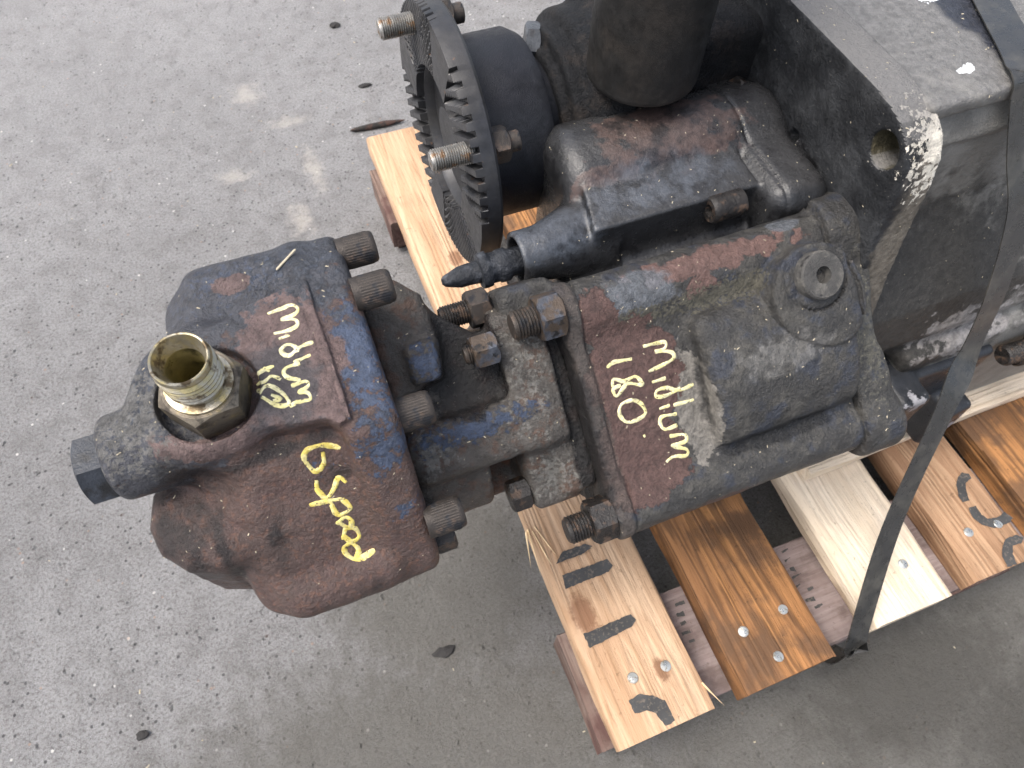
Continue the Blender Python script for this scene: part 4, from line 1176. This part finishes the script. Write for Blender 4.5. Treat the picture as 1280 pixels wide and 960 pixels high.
# ------------------------------------------------------------------ bracket and threaded rods under the casing
def f_brk(P):
    d = bx(P, 0.53, 0.570, 0.183, 0.30, 0.27, 0.335, 0.008)
    d = smin(d, bx(P, 0.635, 0.675, 0.178, 0.30, 0.175, 0.26, 0.008), 0.01)
    d = smin(d, bx(P, 0.53, 0.68, 0.21, 0.30, 0.20, 0.33, 0.006), 0.01)
    return d
brk = sdf_obj('bracket', ((0.52, 0.69), (0.155, 0.31), (0.16, 0.355)), 0.003, f_brk, M['whiteblack'], gb, WF, amp=0.0004, freq=150, seed=13)
for k, z in enumerate((0.318, 0.300)):
    mw = axis_mat(WF, (1, -0.06, -0.02), (0.69 + 0.03 * k, 0.205, z))
    lathe('threaded_rod', thread_prof(0, 0.12, 0.012, 0.003, 0.0014), M['oilbolt'], brk, mw, n=30)
    hexa('nut', 0.045, 0.062, 0.019, M['oilbolt'], brk, mw)

# ------------------------------------------------------------------ strap
def ribbon(path, width_dir, w, th, n=8):
    """path of points; Catmull-Rom; a flat band of real thickness"""
    P_ = [Vector(p) for p in path]
    pts = []
    for i in range(len(P_) - 1):
        p0 = P_[max(i - 1, 0)]; p1 = P_[i]; p2 = P_[i + 1]; p3 = P_[min(i + 2, len(P_) - 1)]
        for k in range(n):
            t = k / n
            pts.append(0.5 * ((2 * p1) + (p2 - p0) * t + (2 * p0 - 5 * p1 + 4 * p2 - p3) * t * t + (3 * p1 - p0 - 3 * p2 + p3) * t ** 3))
    pts.append(P_[-1])
    vs, fs = [], []
    for i, p in enumerate(pts):
        a = (pts[min(i + 1, len(pts) - 1)] - pts[max(i - 1, 0)]).normalized()
        s = Vector(width_dir); s = (s - a * s.dot(a)).normalized()
        nn = s.cross(a).normalized()
        for q, r in ((-1, 1), (1, 1), (1, -1), (-1, -1)):
            vs.append(tuple(p + s * q * w / 2 + nn * r * th / 2))
    for i in range(len(pts) - 1):
        for k in range(4):
            k2 = (k + 1) % 4
            fs.append((i * 4 + k, i * 4 + k2, i * 4 + 4 + k2, i * 4 + 4 + k))
    fs.append((0, 1, 2, 3)); fs.append(tuple((len(pts) - 1) * 4 + k for k in range(4)))
    return vs, fs
sx = 0.0155
strap = mesh_obj2('strap', *ribbon([(0.66, 0.60, 0.6455), (0.60 + sx, 0.45, 0.6457), (0.575 + sx, 0.396, 0.6457), (0.545 + sx, 0.325, 0.6460), (0.534 + sx, 0.303, 0.6445), (0.536 + sx, 0.296, 0.630), (0.548 + sx, 0.276, 0.588), (0.560 + sx, 0.250, 0.543), (0.572 + sx, 0.222, 0.464), (0.572 + sx, 0.200, 0.396), (0.532 + sx, 0.16, 0.358), (0.476 + sx, 0.09, 0.253), (0.428 + sx, 0.008, 0.150), (0.424 + sx, -0.003, 0.138), (0.420 + sx, -0.004, 0.105), (0.414 + sx, 0.012, 0.086)], (1, 0.1, 0.0), 0.031, 0.001), M['strap'])
sharp(strap, 50)
tag(strap, 'flat black strap running over the gearbox edge down to the pallet end', 'strap')

# ------------------------------------------------------------------ loose bits
stick = lathe('stick', [(0, 0.001), (0.01, 0.004), (0.04, 0.006), (0.075, 0.0055), (0.10, 0.003), (0.112, 0.0008)], M['bark'], None, axis_mat(WF, (0.105, -0.006, 0), (0.142, 1.195, 0.0052)), n=10, wob=0.12, seed=4, deg=60)
tag(stick, 'brown bark stick lying on the asphalt behind the pallet corner', 'stick')
def clod(x, y, sx_, sy_, sz_, seed, label):
    g_ = np.random.default_rng(seed)
    bm = bmesh.new(); bmesh.ops.create_icosphere(bm, subdivisions=2, radius=1.0)
    for v in bm.verts:
        k = 1 + g_.uniform(-0.25, 0.25)
        v.co = Vector((v.co.x * sx_ * k, v.co.y * sy_ * k, max(v.co.z, -0.6) * sz_ * k))
    me = bpy.data.meshes.new('dirt_clod'); bm.to_mesh(me); bm.free()
    o = link('dirt_clod', me, M['clod'], None, Matrix.Translation((x, y, sz_ * 0.6)), False)
    tag(o, label, 'dirt clod', 'dark clods on the asphalt')
clod(0.002, 0.19, 0.014, 0.007, 0.004, 1, 'largest dark dirt clod, on the asphalt left of the pallet front')
clod(0.198, 1.546, 0.012, 0.009, 0.005, 2, 'small dark clod on the asphalt near the top, left of the output flange')
clod(0.208, 1.323, 0.015, 0.005, 0.004, 3, 'thin dark clod on the asphalt just behind the bark stick')
clod(-0.373, 0.23, 0.008, 0.005, 0.004, 4, 'small dark clod on the asphalt at the bottom left')
straw = lathe('straw', [(0, 0.0005), (0.001, 0.0009), (0.019, 0.0009), (0.020, 0.0004)], M['fleck'], None, axis_mat(PF, (0.013, 0.009, 0.001), (-0.047, 0.078, 0.0715)), n=8)
tag(straw, 'short pale straw lying on the blue back of the pump', 'straw')

# loose grit on the yard and flecks on the machine: nobody could count them
def chips(name, places, mat, label, cat, smin_, smax_, lmul=(1.0, 3.5)):
    vs, fs = [], []
    for p, nrm in places:
        s = random.uniform(smin_, smax_); L = s * random.uniform(*lmul)
        a = Vector((random.gauss(0, 1), random.gauss(0, 1), random.gauss(0, 1)))
        a = (a - nrm * a.dot(nrm)).normalized(); b_ = nrm.cross(a)
        o = len(vs)
        c = p + nrm * s * 0.15
        vs += [tuple(c - a * L / 2 - b_ * s / 2), tuple(c + a * L / 2 - b_ * s * 0.3), tuple(c + a * L * 0.4 + b_ * s / 2), tuple(c - a * L * 0.45 + b_ * s * 0.4), tuple(c + nrm * s * 0.5)]
        fs += [(o, o + 1, o + 4), (o + 1, o + 2, o + 4), (o + 2, o + 3, o + 4), (o + 3, o, o + 4)]
    ob = mesh_obj2(name, vs, fs, mat, smooth=False, kind='stuff')
    ob["label"] = label; ob["category"] = cat
    return ob
pl_ = []
for host, lo, hi, n_ in ((pump, (-0.19, -0.13), (0.0, 0.12), 110), (adap, (-0.15, -0.07), (-0.01, 0.15), 70), (pto, (0.0, -0.11), (0.285, 0.12), 120), (hous, (0.16, 0.31), (0.43, 0.48), 90), (plate, (0.432, 0.24), (0.468, 0.6), 35), (casing, (0.47, 0.22), (0.65, 0.6), 110)):
    mw = WM[host.name]; tree = BV[host.name]
    up = (mw.inverted().to_3x3() @ Vector((0, -0.25, 1))).normalized()
    for _ in range(n_):
        p = Vector((random.uniform(lo[0], hi[0]), random.uniform(lo[1], hi[1]), 0.0 if host not in (hous, plate, casing) else 0.5)) + up * 0.4
        hit, nrm, _, _ = tree.ray_cast(p, -up)
        if hit is None: continue
        if nrm.dot(up) < 0: nrm = -nrm
        pl_.append((mw @ hit, (mw.to_3x3() @ nrm).normalized()))
# the sloping face of the plate catches flecks as well
for _ in range(60):
    hit, nrm, _, _ = BV[plate.name].ray_cast(Vector((0.40, random.uniform(0.26, 0.55), random.uniform(0.42, 0.64))), Vector((1, 0, 0)))
    if hit is not None: pl_.append((hit, Vector((-1, 0, 0))))
chips('dust_flecks', pl_, M['fleck'], 'pale straw and wood flecks scattered over the gearbox castings', 'flecks', 0.0004, 0.0009)
pl_ = [(Vector((random.uniform(-0.75, 0.9), random.uniform(-0.5, 2.0), 0.0)), Vector((0, 0, 1))) for _ in range(2600)]
chips('grit', pl_, M['ground'], 'loose grit scattered over the asphalt', 'grit', 0.002, 0.005, (0.8, 1.6))
pl_ = [(Vector((random.uniform(-0.75, 0.9), random.uniform(-0.4, 2.0), 0.0)), Vector((0, 0, 1))) for _ in range(110)]
chips('wood_crumbs', pl_, M['fleck'], 'tiny pale wood crumbs scattered over the asphalt', 'crumbs', 0.0012, 0.003, (0.8, 3.0))
